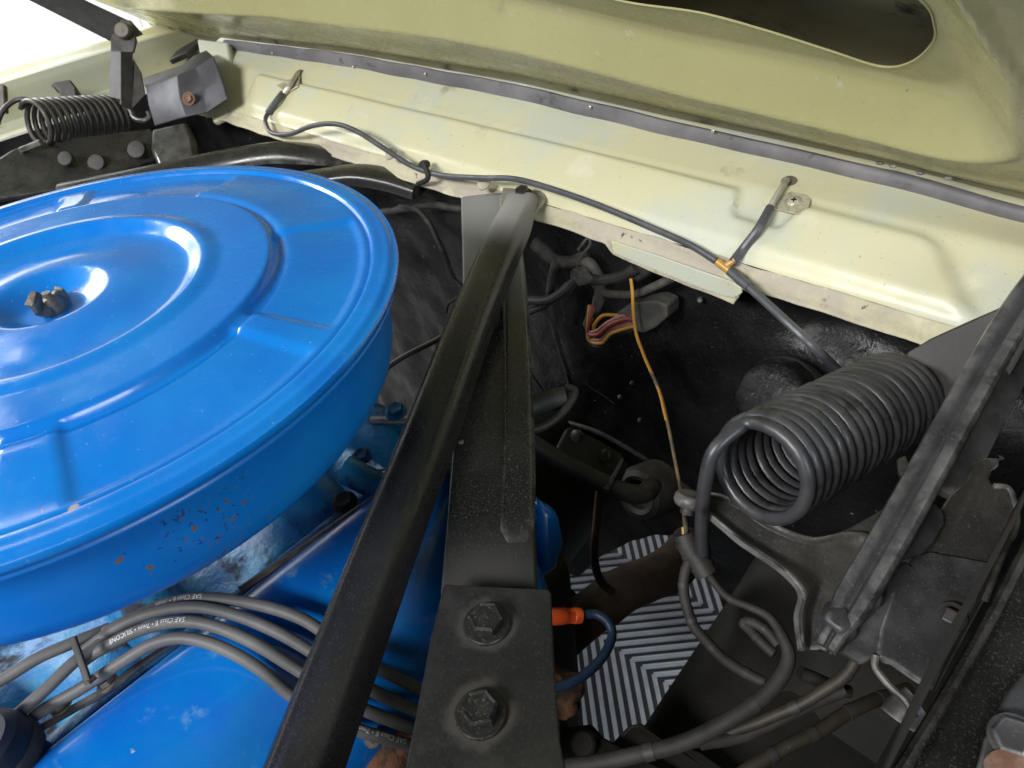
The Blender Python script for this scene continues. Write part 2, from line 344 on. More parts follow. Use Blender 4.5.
M['brown_pipe'] = mat('sooty_brown_pipe', (0.028, 0.019, 0.014), .8, var=(16, (0.085, 0.046, 0.027), .50, .70), bump=(120, .5, .002))
M['steel'] = mat('bare_steel', (0.42, 0.42, 0.41), .35, metal=.8, var=(50, (0.28, 0.27, 0.26), .4, .7), bump=(300, .15, .0006))
M['wingnut'] = mat('tarnished_steel', (0.20, 0.18, 0.155), .5, metal=.5, var=(90, (0.09, 0.075, 0.06), .35, .65), bump=(350, .5, .0012))
M['screw'] = mat('painted_screw', (0.55, 0.53, 0.40), .35, metal=.3, var=(200, (0.38, 0.35, 0.26), .4, .7))
M['nozzle'] = mat('bare_nozzle_metal', (0.62, 0.60, 0.52), .3, metal=.5, var=(150, (0.42, 0.38, 0.3), .4, .7))
M['bolt_black'] = mat('black_bolt', (0.014, 0.014, 0.014), .38, var=(120, (0.026, 0.025, 0.022), .45, .7), layers=[((0.08, 0.076, 0.07), 700, .57, .68, 3, .8)], bump=(400, .2, .0006))
M['bolt_rust'] = mat('rusty_bolt', (0.16, 0.08, 0.05), .8, var=(120, (0.24, 0.16, 0.11), .4, .7), bump=(300, .4, .001))
M['bolt_tan'] = mat('tan_stained_bolt', (0.16, 0.14, 0.115), .55, metal=.2, var=(120, (0.09, 0.08, 0.07), .4, .7))
M['white_print'] = mat('white_print', (0.78, 0.78, 0.78), .6)
M['rib'] = mat('light_grey_floor_plastic', (0.42, 0.44, 0.475), .4, var=(20, (0.32, 0.335, 0.365), .4, .7))
M['floor_base'] = mat('black_floor_base', (0.030, 0.030, 0.032), .7)
M['hall_floor'] = mat('pale_hall_floor', (0.14, 0.14, 0.14), .5, var=(3, (0.11, 0.11, 0.11), .4, .7))
M['wall'] = mat('white_panel_wall', (0.82, 0.81, 0.81), .5, var=(2, (0.80, 0.79, 0.79), .4, .7))
M['cap'] = mat('dark_blue_black_cap', (0.006, 0.010, 0.022), .45, var=(30, (0.012, 0.016, 0.03), .4, .7), bump=(200, .2, .001))
M['pale_cast'] = mat('pale_dusty_casting', (0.50, 0.44, 0.34), .7, var=(35, (0.38, 0.33, 0.25), .4, .7), bump=(150, .3, .001))

# ================================================================== THE SETTING
# floor: black base, grey interlocking ribs laid in a zigzag
fl = MB().grid(lambda u, v: (-7 + 14 * u, -7 + 14 * v, -0.03), 4, 4).build('floor', M['hall_floor'])
tag(fl, kind='structure')
MB().box((0.15, 0.45, -0.014), (.55, .55, .012)).build('floor_tile_base', M['floor_base'], fl)
RP, RB = 0.0215, 0.162
rib = MB()
rib.sweep([(-.0041, -.009), (-.0038, .0), (-.0030, .0024), (-.0020, .0026), (-.0008, .0010), (.0008, .0010), (.0020, .0026), (.0030, .0024), (.0038, .0), (.0041, -.009)], [Vector((0, 0, 0)), Vector((RB, RB, 0))], (0, 0, 1))
ro = rib.build('rib', M['rib'], fl, ang=30)
rib2 = MB()
rib2.sweep([(-.0041, -.009), (-.0038, .0), (-.0030, .0024), (-.0020, .0026), (-.0008, .0010), (.0008, .0010), (.0020, .0026), (.0030, .0024), (.0038, .0), (.0041, -.009)], [Vector((RB, 0, 0)), Vector((0, RB, 0))], (0, 0, 1))
ro2 = rib2.build('rib', M['rib'], fl, ang=30)
first = {0: True, 1: True}
for k in range(-1, 3):
    par = k % 2
    for i in range(-16, 16):
        src = ro if par == 0 else ro2
        if first[par]: o = src; first[par] = False
        else: o = src.copy(); COL.objects.link(o); o.parent = fl
        o.location = (0.094 + i * RP, 0.462 + k * RB, 0)

# white wall of the hall, far beyond the left fender
wl = MB().box((-4.6, 1.2, 1.6), (.04, 5.2, 1.65)).build('wall', M['wall']); tag(wl, kind='structure')
for yy in np.arange(-3.0, 5.0, 0.9):
    MB().box((-4.553, yy, 1.6), (.006, .44, 1.64)).build('panel', M['wall'], wl, bevel=.004)

# ================================================================== BODY SHELL
body = empty('car_body', 'cream and black car body shell around the engine bay', 'car body')
ZX = [-1.2, -.777, -.446, -.124, .103, .197, .316, .411, .6]
ZT = [.845, .857, .869, .871, .863, .861, .857, .850, .843]
def arch(x): return float(np.interp(x, ZX, ZT))
# cowl profile (Y, Z) up the slope from the fold to the hood seal
YP = [.449, .455, .505, .512, .552, .575, .62, .66]
ZP = [.800, .8045, .8375, .841, .850, .858, .860, .80]
def prof_z(y): return float(np.interp(y, YP, ZP))
def cowl_step(x, y):
    """height lost inside the pressed panel of the cowl"""
    top = .508 - .022 * sstep(.20, .212, x) * (1 - sstep(.252, .266, x))
    xl = -.615 + (.508 - y) * .4; xr = .375 + (.508 - y) * 1.05
    wd = .009 + .008 * sstep(.0, .38, x)
    a = (top - y) / wd; b = (xr - x) / .030; c = (x - xl) / .016
    s = sstep(0, 1, a) * sstep(0, 1, b) * sstep(0, 1, c)
    return -.0082 * s * sstep(.4495, .4600, y)
X0, X1 = -.83, .53
def cowl(u, v):
    x = X0 + (X1 - X0) * u
    y = .449 + (.66 - .449) * v ** 1.25
    z = prof_z(y) - cowl_step(x, y)
    z += (arch(x) - .860) * sstep(.50, .56, y)
    z += .0007 * noise.noise(Vector((x * 9, y * 12, 0)))
    return (x, y, z)
MB().grid(cowl, 360, 60).build('cowl_panel', M['cream'], body, ang=50)
def zb(x):   # lower edge of the seam flange
    z = .787 + .004 * noise.noise(Vector((x * 8, 1.3, 0)))
    z -= .018 * sstep(.10, .112, x) * (1 - sstep(.242, .248, x)) * (0.45 + 4 * max(0, x - .1))
    return z
def flange(u, v):
    x = X0 + (X1 - X0) * u; t = v
    y = .449 - .016 * t + .003 * math.sin(t * PI)
    z = .800 + (zb(x) - .800) * t ** 1.1 + .002 * noise.noise(Vector((x * 30, t * 2, 4)))
    return (x, y, z)
MB().grid(flange, 420, 8).build('seam_flange', M['primer'], body, ang=60, solid=.0016)
# folded tab of clean paint hanging below the flange
tabp = [P(a, b, Y=.4315) for a, b in ((611, 241), (655, 255), (700, 271), (732, 282), (741, 288), (742, 293), (735, 298), (724, 296), (700, 288), (640, 264), (613, 253))]
MB().prism(tabp, .0015).build('flange_tab', M['cream'], body, bevel=.0006)
# hood seal
def seal():
    m = MB(); path = []; sc = []
    for i in range(90):
        x = -.775 + (.50 + .775) * i / 89
        path.append(Vector((x, .5535 + .0006 * math.sin(x * 60), (arch(x) + prof_z(.5535)) * .5 + (arch(x) - .86) * .4 + .0012 * noise.noise(Vector((x * 11, 0, 3))))))
        h = float(np.interp(x, [-.777, -.445, -.12, .1, .2, .32, .41, .5], [.0085, .0105, .0095, .0075, .0065, .0058, .005, .005]))
        sc.append((1, h / .01))
    return m.sweep([(-.004, -.010), (.002, -.012), (.004, -.006), (.0035, .006), (.001, .010), (-.004, .009)], path, (0, 0, 1), sc)
sl = seal().build('weatherstrip', M['rubber_strip'], body, ang=50)
for (px, py) in ((272, 53), (353, 67), (425, 74), (590, 107), (713, 131)):
    c = P(px, py, Y=.547); MB().lathe([(.0005, .0012), (.0014, .0008), (.0018, 0)], c, (0.1, -1, .25), 10, cap1=False).build('clip', M['nozzle'], sl)

# firewall
GC = [P(a, b, Y=.475) for a, b in ((578, 577), (600, 558), (632, 540), (655, 537), (675, 537), (690, 556), (717, 588), (722, 606))]
def zcut(x): return float(np.interp(x, [GC[0].x - .06] + [g.x for g in GC] + [GC[-1].x + .03], [.10] + [g.z for g in GC] + [.10]))
def fw(u, v):
    x = -.86 + 1.40 * u; z = .80 - (.80 - zcut(x)) * v
    y = .475 + .01 * noise.noise(Vector((x * 7, z * 7, 0))) + .004 * noise.noise(Vector((x * 25, z * 25, 3)))
    y += .02 * sstep(.25, .30, x) * sstep(.70, .74, z)
    return (x, y, z)
MB().grid(fw, 260, 90).build('firewall', M['firewall'], body, ang=80)
# raised seam that crosses the firewall, dull studs
MB().tube(spline([P(558, 420, Y=.448), P(600, 433, Y=.452), P(650, 462, Y=.452), P(700, 497, Y=.45), P(730, 520, Y=.44)], 8), .0032, 8).build('firewall_seam', M['black_dusty'], body)
for (px, py) in ((640, 420), (620, 397), (700, 300), (570, 292), (632, 383)):
    MB().ball(P(px, py, Y=.463), .003, 8).build('stud', M['dusty_grey'], body)
# near apron wall
def apron(u, v):
    y = -.35 + .88 * u; z = .875 - .55 * v
    return (.492 + .006 * noise.noise(Vector((0, y * 9, z * 9))) - .01 * v, y, z)
MB().grid(apron, 40, 30).build('fender_apron', M['black_deep'], body, ang=80)
# far apron
def apron2(u, v):
    y = -.6 + 1.12 * u; z = .79 - .5 * v
    return (-.90 + .05 * v + .012 * noise.noise(Vector((3, y * 7, z * 7))), y, z)
MB().grid(apron2, 40, 26).build('fender_apron', M['black_dusty'], body, ang=80)
# far fender: rolled cream gutter running to the rear
fx = -.955
zf0 = P(60, 67.5, X=fx).z
def fender(u, v):
    prof = [(-.20, zf0 - .10), (-.135, zf0 - .004), (-.06, zf0 + .006), (-.045, zf0 - .002), (-.018, zf0 - .007), (-.006, zf0 + .002), (.0, zf0), (.004, zf0 - .012), (.006, zf0 - .055), (.03, zf0 - .06), (.06, zf0 - .062)]
    t = v * (len(prof) - 1); i = min(int(t), len(prof) - 2); k = t - i
    return (fx + prof[i][0] * (1 - k) + prof[i + 1][0] * k, -1.2 + 1.86 * u, prof[i][1] * (1 - k) + prof[i + 1][1] * k + .003 * math.sin(u * 9))
MB().grid(fender, 40, 40).build('fender', M['cream'], body, ang=50)
# near fender gutter strip (right edge)
MB().sweep(rrect(.012, .006, .003, 2), [P(1016, 372, d=.62), P(1060, 330, d=.60)], (0, 0, 1)).build('fender', M['cream'], body)
# cowl corner seen behind the far bracket
MB().prism([P(196, 38, d=1.22), P(228, 42, d=1.20), P(232, 70, d=1.16), P(236, 110, d=1.12), P(212, 122, d=1.12), P(205, 80, d=1.2)], .012).build('cowl_corner', M['cream'], body, bevel=.004)
MB().prism([P(168, 60, d=1.24), P(176, 50, d=1.25), P(197, 38, d=1.26), P(202, 40, d=1.24), P(186, 52, d=1.22)], .01).build('seal_end', M['rubber'], body, bevel=.003)

# ================================================================== HOOD
hood = empty('hood', 'raised cream hood, its dusty underside with pressed recess and oval opening', 'hood')
HA = math.radians(38)
HN = Vector((0, -math.sin(HA), -math.cos(HA))); HW = Vector((0, -math.cos(HA), math.sin(HA)))
RX = [-1.0, -.488, -.214, -.018, .075, .159, .228, .329, .45]
RW = [.104, .121, .127, .130, .117, .098, .091, .079, .075]
def hsd(x, wv):
    a = wv - float(np.interp(x, RX, RW)); b = (.411 - .22 * max(0, wv - .24)) - x; Rr = .075
    c = x + 1.02; r2 = .09
    sd = Rr - math.hypot(Rr - a, Rr - b) if (a < Rr and b < Rr) else min(a, b)
    sd2 = r2 - math.hypot(r2 - a, r2 - c) if (a < r2 and c < r2) else min(a, c)
    return min(sd, sd2)
def hood_h(x, wv):
    sd = hsd(x, wv)
    if sd < 0:
        return .006 - .0105 * sstep(0, .13, -sd) - .0030 * sstep(0, .008, -sd)
    if sd < .035: return .006 - .8 * sd
    e = min((sd - .035) / .016, 1.0)
    return -.022 - .8 * .016 * (e - e * e / 2)
def hood_pt(x, wv, off=0.0):
    return Vector((x, .563, arch(x) + .0015)) + HW * wv + HN * (hood_h(x, wv) + off)
HX0, HX1, HW1 = -1.06, .60, .72
hole = [(.125, .193), (.192, .188), (.240, .172), (.280, .153), (.312, .139), (.334, .156), (.352, .192), (.356, .219), (.353, .243), (.33, .28), (.25, .30), (.15, .295), (.07, .27), (.06, .22)]
hs = spline([Vector((a, b, 0)) for a, b in hole], 6, True)
def inhole(x, y):
    c = False; n = len(hs)
    for i in range(n):
        a, b = hs[i], hs[i - 1]
        if (a.y > y) != (b.y > y) and x < (b.x - a.x) * (y - a.y) / (b.y - a.y) + a.x: c = not c
    return c
hd = spline([Vector((a, b, 0)) for a, b in hole], 26, True)
def hg(u, v):
    x, wv = HX0 + (HX1 - HX0) * u, HW1 * v ** 1.15
    if .03 < x < .38 and .10 < wv < .32:
        q = min(hd, key=lambda p: (p.x - x) ** 2 + (p.y - wv) ** 2)
        if (q.x - x) ** 2 + (q.y - wv) ** 2 < .0026 ** 2: x, wv = q.x, q.y
    return hood_pt(x, wv)
MB().grid(hg, 420, 230, keep=lambda u, v: not (.03 < HX0 + (HX1 - HX0) * u < .38 and .10 < HW1 * v ** 1.15 < .32 and inhole(HX0 + (HX1 - HX0) * u, HW1 * v ** 1.15))).build('inner_panel', M['hood_cream'], hood, ang=70)
# lip of the opening, and the outer skin seen through it
MB().tube([hood_pt(p.x, p.y, .0002) for p in hd], .0008, 6, closed=True).build('opening_lip', M['hood_cream'], hood)
def skin(u, v):
    x = HX0 - .02 + (HX1 - HX0 + .04) * u; wv = -.004 + (HW1 + .1) * v
    return Vector((x, .566, arch(x) + .003)) + HW * wv - HN * (.052 * sstep(0, .06, wv))
MB().grid(skin, 60, 30).build('outer_skin', M['hood_inside'], hood, ang=60)
for (px, py) in ((880, 163), (893, 166), (920, 173), (948, 178)):
    c = P(px, py, Y=.535); MB().ball(c, .0022, 8, (1.6, 1, .7)).build('drain_hole', M['dusty_grey'], hood)

# ================================================================== AIR CLEANER
ac = empty('air_cleaner', 'round blue air cleaner with ringed lid and rust chipped side', 'air cleaner')
ZL = .9214
SECT = [(-22, -2, 1), ]
def sect(ang):
    """1 inside a lowered pad of the outer ring of the lid"""
    pads = [(26.5, 68.5), (112.5, 151.5), (156.5, 200), (-66, -29), (-20, 22)]
    v = 0
    for a, b in pads:
        for k in (-360, 0, 360):
            t = ang + k
            v = max(v, sstep(a, a + 2.2, t) * (1 - sstep(b - 2.2, b, t)))
    return v
def lid_z(r, ang):
    z = 0.0
    # outer rim bead, seam groove
    z += -.0022 * sstep(.2105, .2155, r)
    z += .0028 * sstep(.199, .2015, r) * (1 - .25 * sstep(.203, .2085, r)) - .0
    # outer ring, gently crowned, with lowered pads
    inner = 1 - sstep(.196, .200, r)
    base = .0075 * (1 - sstep(.135, .198, r)) + .0012
    z += inner * base
    z -= inner * .0026 * sect(ang) * sstep(.1385, .1410, r) * (1 - sstep(.190, .197, r))
    # ring 3 shoulder
    z += .0022 * (1 - sstep(.1372, .1388, r))
    # ring 2: lip then dished centre
    z += .0026 * sstep(.085, .096, r) * (1 - sstep(.096, .108, r))
    z -= .0052 * (1 - sstep(.080, .097, r))
    z += .0042 * (1 - sstep(.040, .078, r))
    # cup round the stud
    z -= .0105 * (1 - sstep(.017, .038, r))
    z -= .0022 * math.exp(-((r - .1425) / .0035) ** 2)
    return z - .0045
NR, NT = 150, 420
rr_ = [0.2165 * (i / NR) ** .85 for i in range(NR + 1)]
lm = MB(); vs = []; fs = []
for i, r in enumerate(rr_):
    for k in range(NT):
        a = 2 * PI * k / NT
        vs.append((r * math.cos(a), r * math.sin(a), ZL + lid_z(r, math.degrees(a) if a < PI else math.degrees(a) - 360)))
for i in range(NR):
    for k in range(NT):
        l = (k + 1) % NT; fs.append((i * NT + k, i * NT + l, (i + 1) * NT + l, (i + 1) * NT + k))
lm.add(vs, fs)
lm.lathe([(.2165, ZL - .0045 - .0001), (.2172, ZL - .0065), (.2168, ZL - .0095), (.2150, ZL - .0105), (.205, ZL - .0108)], n=NT)
lid = lm.build('lid', M['lid_blue'], ac, ang=55)
bm_ = MB().lathe([(.205, ZL - .0100), (.2125, ZL - .0112), (.2145, ZL - .0125), (.2148, ZL - .0140), (.2120, ZL - .0155), (.2065, ZL - .0168), (.2045, ZL - .020), (.2035, ZL - .040), (.2020, ZL - .060), (.1995, ZL - .070), (.194, ZL - .0775), (.185, ZL - .0805), (.15, ZL - .081), (.10, ZL - .081)], n=200)
bm_.build('body', M['body_blue'], ac, ang=50)
MB().lathe([(.2135, ZL - .0106), (.2146, ZL - .0109), (.2135, ZL - .0113)], n=120).build('seam', M['dusty_grey'], ac)
# stud and wing nut
st = MB().tube([Vector((0, 0, ZL - .022)), Vector((0, 0, ZL + .007))], .0028, 10)
wn = st.build('stud', M['wingnut'], ac)
wg = MB().lathe([(.0065, 0), (.0075, .004), (.006, .011), (.003, .0125)], (0, 0, ZL - .0085), n=14, cap0=True, cap1=True)
for sgn, ang_ in ((1, 2.35), (-1, 2.35)):
    d = Vector((math.cos(ang_), math.sin(ang_), 0)) * sgn
    path = [Vector((0, 0, ZL - .003)) + d * .003, Vector((0, 0, ZL - .002)) + d * .008, Vector((0, 0, ZL + .002 - .003 * sgn)) + d * .012, Vector((0, 0, ZL + .006 - .005 * sgn)) + d * .0145]
    wg.sweep(rrect(.0050, .0022, .0013, 3), spline(path, 4), (-d.y, d.x, 0), None)
wg.warp(.0030, 170).build('wing_nut', M['wingnut'], ac, ang=40)

# ================================================================== ENGINE
eng = empty('engine', 'blue engine with near rocker cover under the spark plug wires', 'engine')
# near rocker (valve) cover
cs = [(.118, .7325), (.128, .7345), (.1315, .739), (.136, .7465), (.146, .7545), (.165, .7585), (.195, .7530), (.225, .7390), (.248, .7215), (.258, .7050), (.263, .690), (.265, .680)]
cs2 = spline([Vector((a, 0, b)) for a, b in cs], 3)
NY = 46
def vcover(u, v):
    i = v * (len(cs2) - 1); k = min(int(i), len(cs2) - 2); p = cs2[k].lerp(cs2[k + 1], i - k)
    y = -.42 + .585 * u
    e = sstep(.135, .165, y)                               # rounded rear end
    c = Vector((.205, 0, .668))
    q = c + (Vector((p.x, 0, p.z)) - c) * (1 - .55 * e ** 2.2)
    q.z -= .012 * e ** 2
    rib_ = .0018 * math.exp(-((p.x - .19) / .02) ** 2) * (0.5 + .5 * math.sin(y * 14)) 
    n3 = .0012 * noise.noise(Vector((q.x * 18, y * 10, q.z * 18)))
    return (q.x, y, q.z + rib_ + n3)
vc = MB().grid(vcover, 90, len(cs2) - 1)
vco = vc.build('rocker_cover', M['engine_blue'], eng, ang=60)
# gasket rail and bolts along the inner edge
MB().sweep(rrect(.0042, .0022, .001, 2), [Vector((.1215, -.42, .7335)), Vector((.1215, .16, .7335))], (0, 0, 1)).build('gasket_rail', M['cast_blue'], eng)
MB().tube(spline(PP([(40, 728, .425), (75, 708, .43), (110, 688, .435), (140, 665, .443), (185, 635, .452)]), 6), .0026, 8).build('retaining_rod', M['black'], eng)
MB().tube(spline(PP([(240, 590, .478), (290, 557, .498), (340, 522, .515), (378, 496, .53)]), 6), .0026, 8).build('vacuum_pipe', M['bolt_tan'], eng)
for (px, py, d) in ((62, 706, .43), (108, 684, .437), (285, 700, .432), (375, 738, .435)):
    c = P(px, py, d=d); MB().hexhead(c, (-.2, -.1, 1), .0045, .005).lathe([(.0065, 0), (.0065, .0012), (.004, .0014)], c, (-.2, -.1, 1), 14).build('bolt', M['bolt_tan'], vco)
MB().ball(P(345, 740, d=.44), .009, 14, (1, 1, .5)).build('cover_boss', M['pale_cast'], vco)
# intake manifold in the valley
im = MB()
def valley(u, v):
    x = -.16 + .28 * u; y = -.42 + .63 * v
    z = .694 + .010 * noise.noise(Vector((x * 22, y * 22, 1))) + .012 * math.sin(y * 46) * sstep(.0, .06, x) - .035 * sstep(.09, .119, x) - .08 * sstep(.16, .21, y)
    return (x, y, z)
im.grid(valley, 40, 90)
imo = im.build('intake_manifold', M['cast_blue'], eng, ang=70)
for yy in (-.20, -.06, .075, .16):
    MB().tube([Vector((-.06, yy, .700)), Vector((.02, yy, .716)), Vector((.075, yy + .004, .716)), Vector((.112, yy + .006, .700))], [.022, .023, .024, .022], 18).warp(.003, 40, yy).build('intake_runner', M['cast_blue'], imo, ang=60)
for (px, py, d, r) in ((345, 503, .535, .0070), (362, 457, .57, .006), (396, 412, .60, .007)):
    c = P(px, py, d=d); MB().hexhead(c, (0.1, -.1, 1), r, r * .9).lathe([(r * 1.35, 0), (r * 1.35, .0015), (r, .002)], c, (0.1, -.1, 1), 16).build('bolt', M['black_deep'] if py > 480 else M['cast_blue'], imo)
MB().tube([P(372, 421, d=.62), P(414, 421, d=.605)], .0044, 12).build('heater_pipe', M['steel'], imo)
MB().tube([P(345, 470, d=.55), P(395, 495, d=.545)], .011, 14).warp(.002, 60).build('intake_runner', M['cast_blue'], imo, ang=60)
for pts in ([(352, 460, .553), (370, 470, .552), (388, 469, .551), (455, 458, .55)], [(352, 464, .553), (366, 473, .552), (372, 473, .551), (392, 473, .55), (460, 462, .55)]):
    MB().tube(spline(PP(pts), 5), .0011, 6).build('copper_wire', M['copper'], imo)
# front casting glimpsed below the wires at the left
MB().box(P(22, 678, d=.62), (.05, .03, .02), Matrix.Rotation(.5, 3, 'Z')).warp(.003, 30).build('front_casting', M['pale_cast'], eng, bevel=.006)
# exhaust manifold
MB().tube(spline([Vector((.285, -.16, .630)), Vector((.285, -.10, .640)), Vector((.285, -.03, .640)), Vector((.285, .03, .63))], 6), [.026] * 19, 16).warp(.006, 30).build('exhaust_manifold', M['rust'], eng, ang=60)
MB().tube(spline(PP([(372, 790, .445), (388, 758, .455), (410, 742, .465), (440, 735, .47)]), 5), .019, 14).warp(.005, 45, 2).build('exhaust_port', M['rust'], eng, ang=60)
MB().ball(P(560, 690, d=.565), .019, 36, (1.0, .8, 1.5)).warp(.008, 45).warp(.003, 150).build('exhaust_flange', M['rust'], eng, ang=70)
# block, head and bell housing: the black mass below
MB().box((.02, -.10, .50), (.23, .30, .155)).warp(.01, 12).build('engine_block', M['black_deep'], eng, bevel=.02)
MB().tube([Vector((.0, .15, .46)), Vector((.0, .28, .44)), Vector((.0, .46, .40))], [.15, .13, .09], 28).build('bell_housing', M['black_deep'], eng)
# rear of the head beside the brace
MB().prism(PP([(538, 500, .55), (560, 512, .56), (566, 545, .56), (558, 570, .56), (540, 585, .56)]), .05).build('head_end', M['engine_blue'], eng, bevel=.008)

# filler cap on the rocker cover
cap_c = P(-10, 752, d=.40)
cap = empty('oil_filler_cap', 'dark round oil filler cap at the front of the blue rocker cover', 'filler cap')
MB().lathe([(.0, .012), (.016, .0118), (.0205, .009), (.022, .004), (.022, -.014), (.0185, -.016), (.0185, -.04)], cap_c, (-.1, -.1, 1), 40).build('cap', M['cap'], cap, ang=30)
MB().lathe([(.0222, -.002), (.0232, -.004), (.0232, -.010), (.0222, -.012)], cap_c, (-.1, -.1, 1), 40).build('rim', M['rubber'], cap)

# ================================================================== BRACES
def bolt_part(c, axis, r, parent, mm, wr=1.32, h=None, rot=.25):
    m = MB().hexhead(c, axis, r, h or r * .75, rot); b = m.build('bolt', mm, parent, ang=25)
    MB().lathe([(wr * r, -.0006), (wr * r, .0010), (wr * r * .96, .0016), (r * .8, .0018)], c, axis, 28).build('washer', mm, b, ang=30)
    return b
# brace 2: broad pressed strut, lower one
br2 = empty('cowl_brace', 'broad black pressed brace ending in a plate with two hex bolts', 'brace', 'braces from cowl to shock towers')
pth = PP([(488, 196, .785), (489, 215, .765), (494, 300, .672), (492, 440, .538), (489, 592, .437)])
pth = spline(pth, 8)
prof2 = [(-.029, -.010), (-.0290, .0012), (-.0275, .0030), (-.012, .0032), (.012, .0032), (.0275, .0030), (.0290, .0012), (.029, -.010), (.027, -.010), (.026, -.001), (-.026, -.001), (-.027, -.010)]
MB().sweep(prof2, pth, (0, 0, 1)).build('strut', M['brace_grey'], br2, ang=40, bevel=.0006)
ribp = spline(PP([(508, 225, .748), (515, 300, .664), (519, 440, .531), (517, 545, .461)]), 8); nr = len(ribp)
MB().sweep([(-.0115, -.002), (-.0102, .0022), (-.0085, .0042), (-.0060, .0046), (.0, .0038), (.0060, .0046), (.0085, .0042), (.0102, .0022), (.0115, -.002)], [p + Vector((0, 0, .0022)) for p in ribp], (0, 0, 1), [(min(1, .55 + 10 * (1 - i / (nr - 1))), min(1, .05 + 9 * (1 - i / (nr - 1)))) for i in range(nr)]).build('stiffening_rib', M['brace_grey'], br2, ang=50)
zp = .7905
ppl = [P(443, 586, Z=zp), P(446, 584, Z=zp), P(548, 589, Z=zp), P(551, 593, Z=zp), P(553, 650, Z=zp), P(560, 740, Z=zp), P(572, 800, Z=zp), P(396, 810, Z=zp), P(412, 735, Z=zp), P(430, 640, Z=zp)]
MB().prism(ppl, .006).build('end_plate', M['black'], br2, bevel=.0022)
for (px, py) in ((487, 621), (481, 711)):
    bolt_part(P(px, py + 3, Z=zp + .0006), (0, 0, 1), .0098, br2, M['bolt_black'], 1.32, .0085, .62 if py < 700 else .9)
MB().ball(P(461, 442, d=.532), .0022, 10, (1, 1, .5)).build('rivet', M['dusty_grey'], br2)
MB().ball(P(462, 408, d=.562), .0014, 8, (1, 1, .5)).build('rivet', M['black_deep'], br2)
# dusty bare triangle where the brace meets the cowl
# brace 1: rounded channel strut crossing over it
br1 = empty('cowl_brace', 'narrow rounded black brace crossing over the broad one, bolted to the cowl', 'brace', 'braces from cowl to shock towers')
pts = PP([(522, 196, .752), (514, 216, .732), (503, 240, .700), (470, 318, .612), (430, 425, .520), (375, 566, .436), (305, 752, .366), (268, 850, .337)])
path = spline(pts, 8)
n = len(path); sc = []
for i in range(n):
    t = i / (n - 1)
    fl_ = 1 - sstep(.02, .22, t)
    sc.append((1 - .10 * fl_ , 1 - .55 * fl_))
prof1 = []
for i in range(19):
    a_ = PI * i / 18; cx_, sy_ = math.cos(a_), math.sin(a_)
    prof1.append((.0187 * math.copysign(abs(cx_) ** .9, cx_), -.005 + .0175 * sy_ ** .85 + .0016 * math.exp(-((cx_ + .62) / .16) ** 2)))
prof1 += [(-.0190, -.012), (-.0176, -.012), (-.0160, -.002), (.0, .004), (.0160, -.002), (.0176, -.012), (.0190, -.012)]
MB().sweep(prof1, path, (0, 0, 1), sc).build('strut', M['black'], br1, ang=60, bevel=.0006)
pl = [P(500, 197, d=.758), P(503, 187, d=.770), P(541, 190, d=.766), P(546, 193, d=.763), P(546, 199, d=.757), P(533, 216, d=.735), P(500, 212, d=.740)]
MB().prism(pl, .004).build('end_plate', M['plate_pale'], br1, bevel=.0015)
bolt_part(P(523, 195, d=.754), (0, -.25, 1), .0078, br1, M['bolt_black'], 1.3, .008)

# far brace seen behind the air cleaner
br3 = empty('cowl_brace', 'far black brace lying behind the blue air cleaner lid', 'brace', 'braces from cowl to shock towers')
pts = PP([(60, 192, .98), (150, 174, .99), (220, 159, 1.0), (270, 151, .995), (305, 152, .985), (340, 156, .97), (378, 152, .962)])
path = spline(pts, 7); n = len(path)
sc = [(1 - .35 * sstep(.8, 1, i / (n - 1)), 1 - .75 * sstep(.55, 1, i / (n - 1))) for i in range(n)]
MB().sweep([(-.020, -.010), (-.020, .001), (-.015, .007), (-.004, .0095), (.006, .009), (.014, .003), (.020, -.004), (.020, -.010)], path, (0, 0, 1), sc).build('strut', M['black'], br3, ang=50)
bolt_part(P(362, 147, d=.962), (0, -.3, 1), .007, br3, M['bolt_black'])
pts = PP([(270, 186, .93), (315, 180, .92), (355, 175, .91), (390, 180, .90), (420, 189, .89)])
path = spline(pts, 6)
MB().sweep(rrect(.019, .009, .007, 3), path, (0, 0, 1)).build('wiper_link_cover', M['black'], body, ang=50)

# ================================================================== NEAR HINGE
hn = empty('hood_lifter', 'near dark grey hood hinge with large coil spring, beside the firewall', 'hood hinge', 'hood hinges')
def coil(a, b, r, wr, turns, hook0, hook1, ph=0.0, k=28, n=8, wob=0):
    a = Vector(a); b = Vector(b); ax = (b - a).normalized()
    u = Vector((0, 0, 1)); u = (u - ax * u.dot(ax)).normalized(); v = ax.cross(u); out = []
    N_ = int(turns * k)
    for i in range(N_ + 1):
        t = i / N_; an = ph + 2 * PI * turns * t
        tt = t + wob * (.003 * math.sin(t * 23) + .0015 * math.sin(t * 51 + 1))
        out.append(a.lerp(b, tt) + (u * math.cos(an) + v * math.sin(an)) * r * (1 + wob * .008 * math.sin(an * .37)))
    pts = list(hook0(out[0])) + out + list(hook1(out[-1]))
    return MB().tube(pts, wr, n)
sa = P(757, 472, d=.438); sb = P(893, 398, d=.535)
axd = (sb - sa).normalized()
def hk0(p):
    q = spline([P(703, 552, d=.470), P(702, 540, d=.464), P(702, 515, d=.454), P(706, 478, d=.441), P(716, 448, d=.434), p], 6); return q[:-1]
def hk1(p):
    return spline([p, P(925, 455, d=.545), P(915, 480, d=.55)], 5)[1:]
sp = coil(sa, sb, .0312, .0044, 18.4, hk0, hk1, ph=-.55, k=28, n=12, wob=1)
sp.build('spring', M['spring'], hn, ang=80)
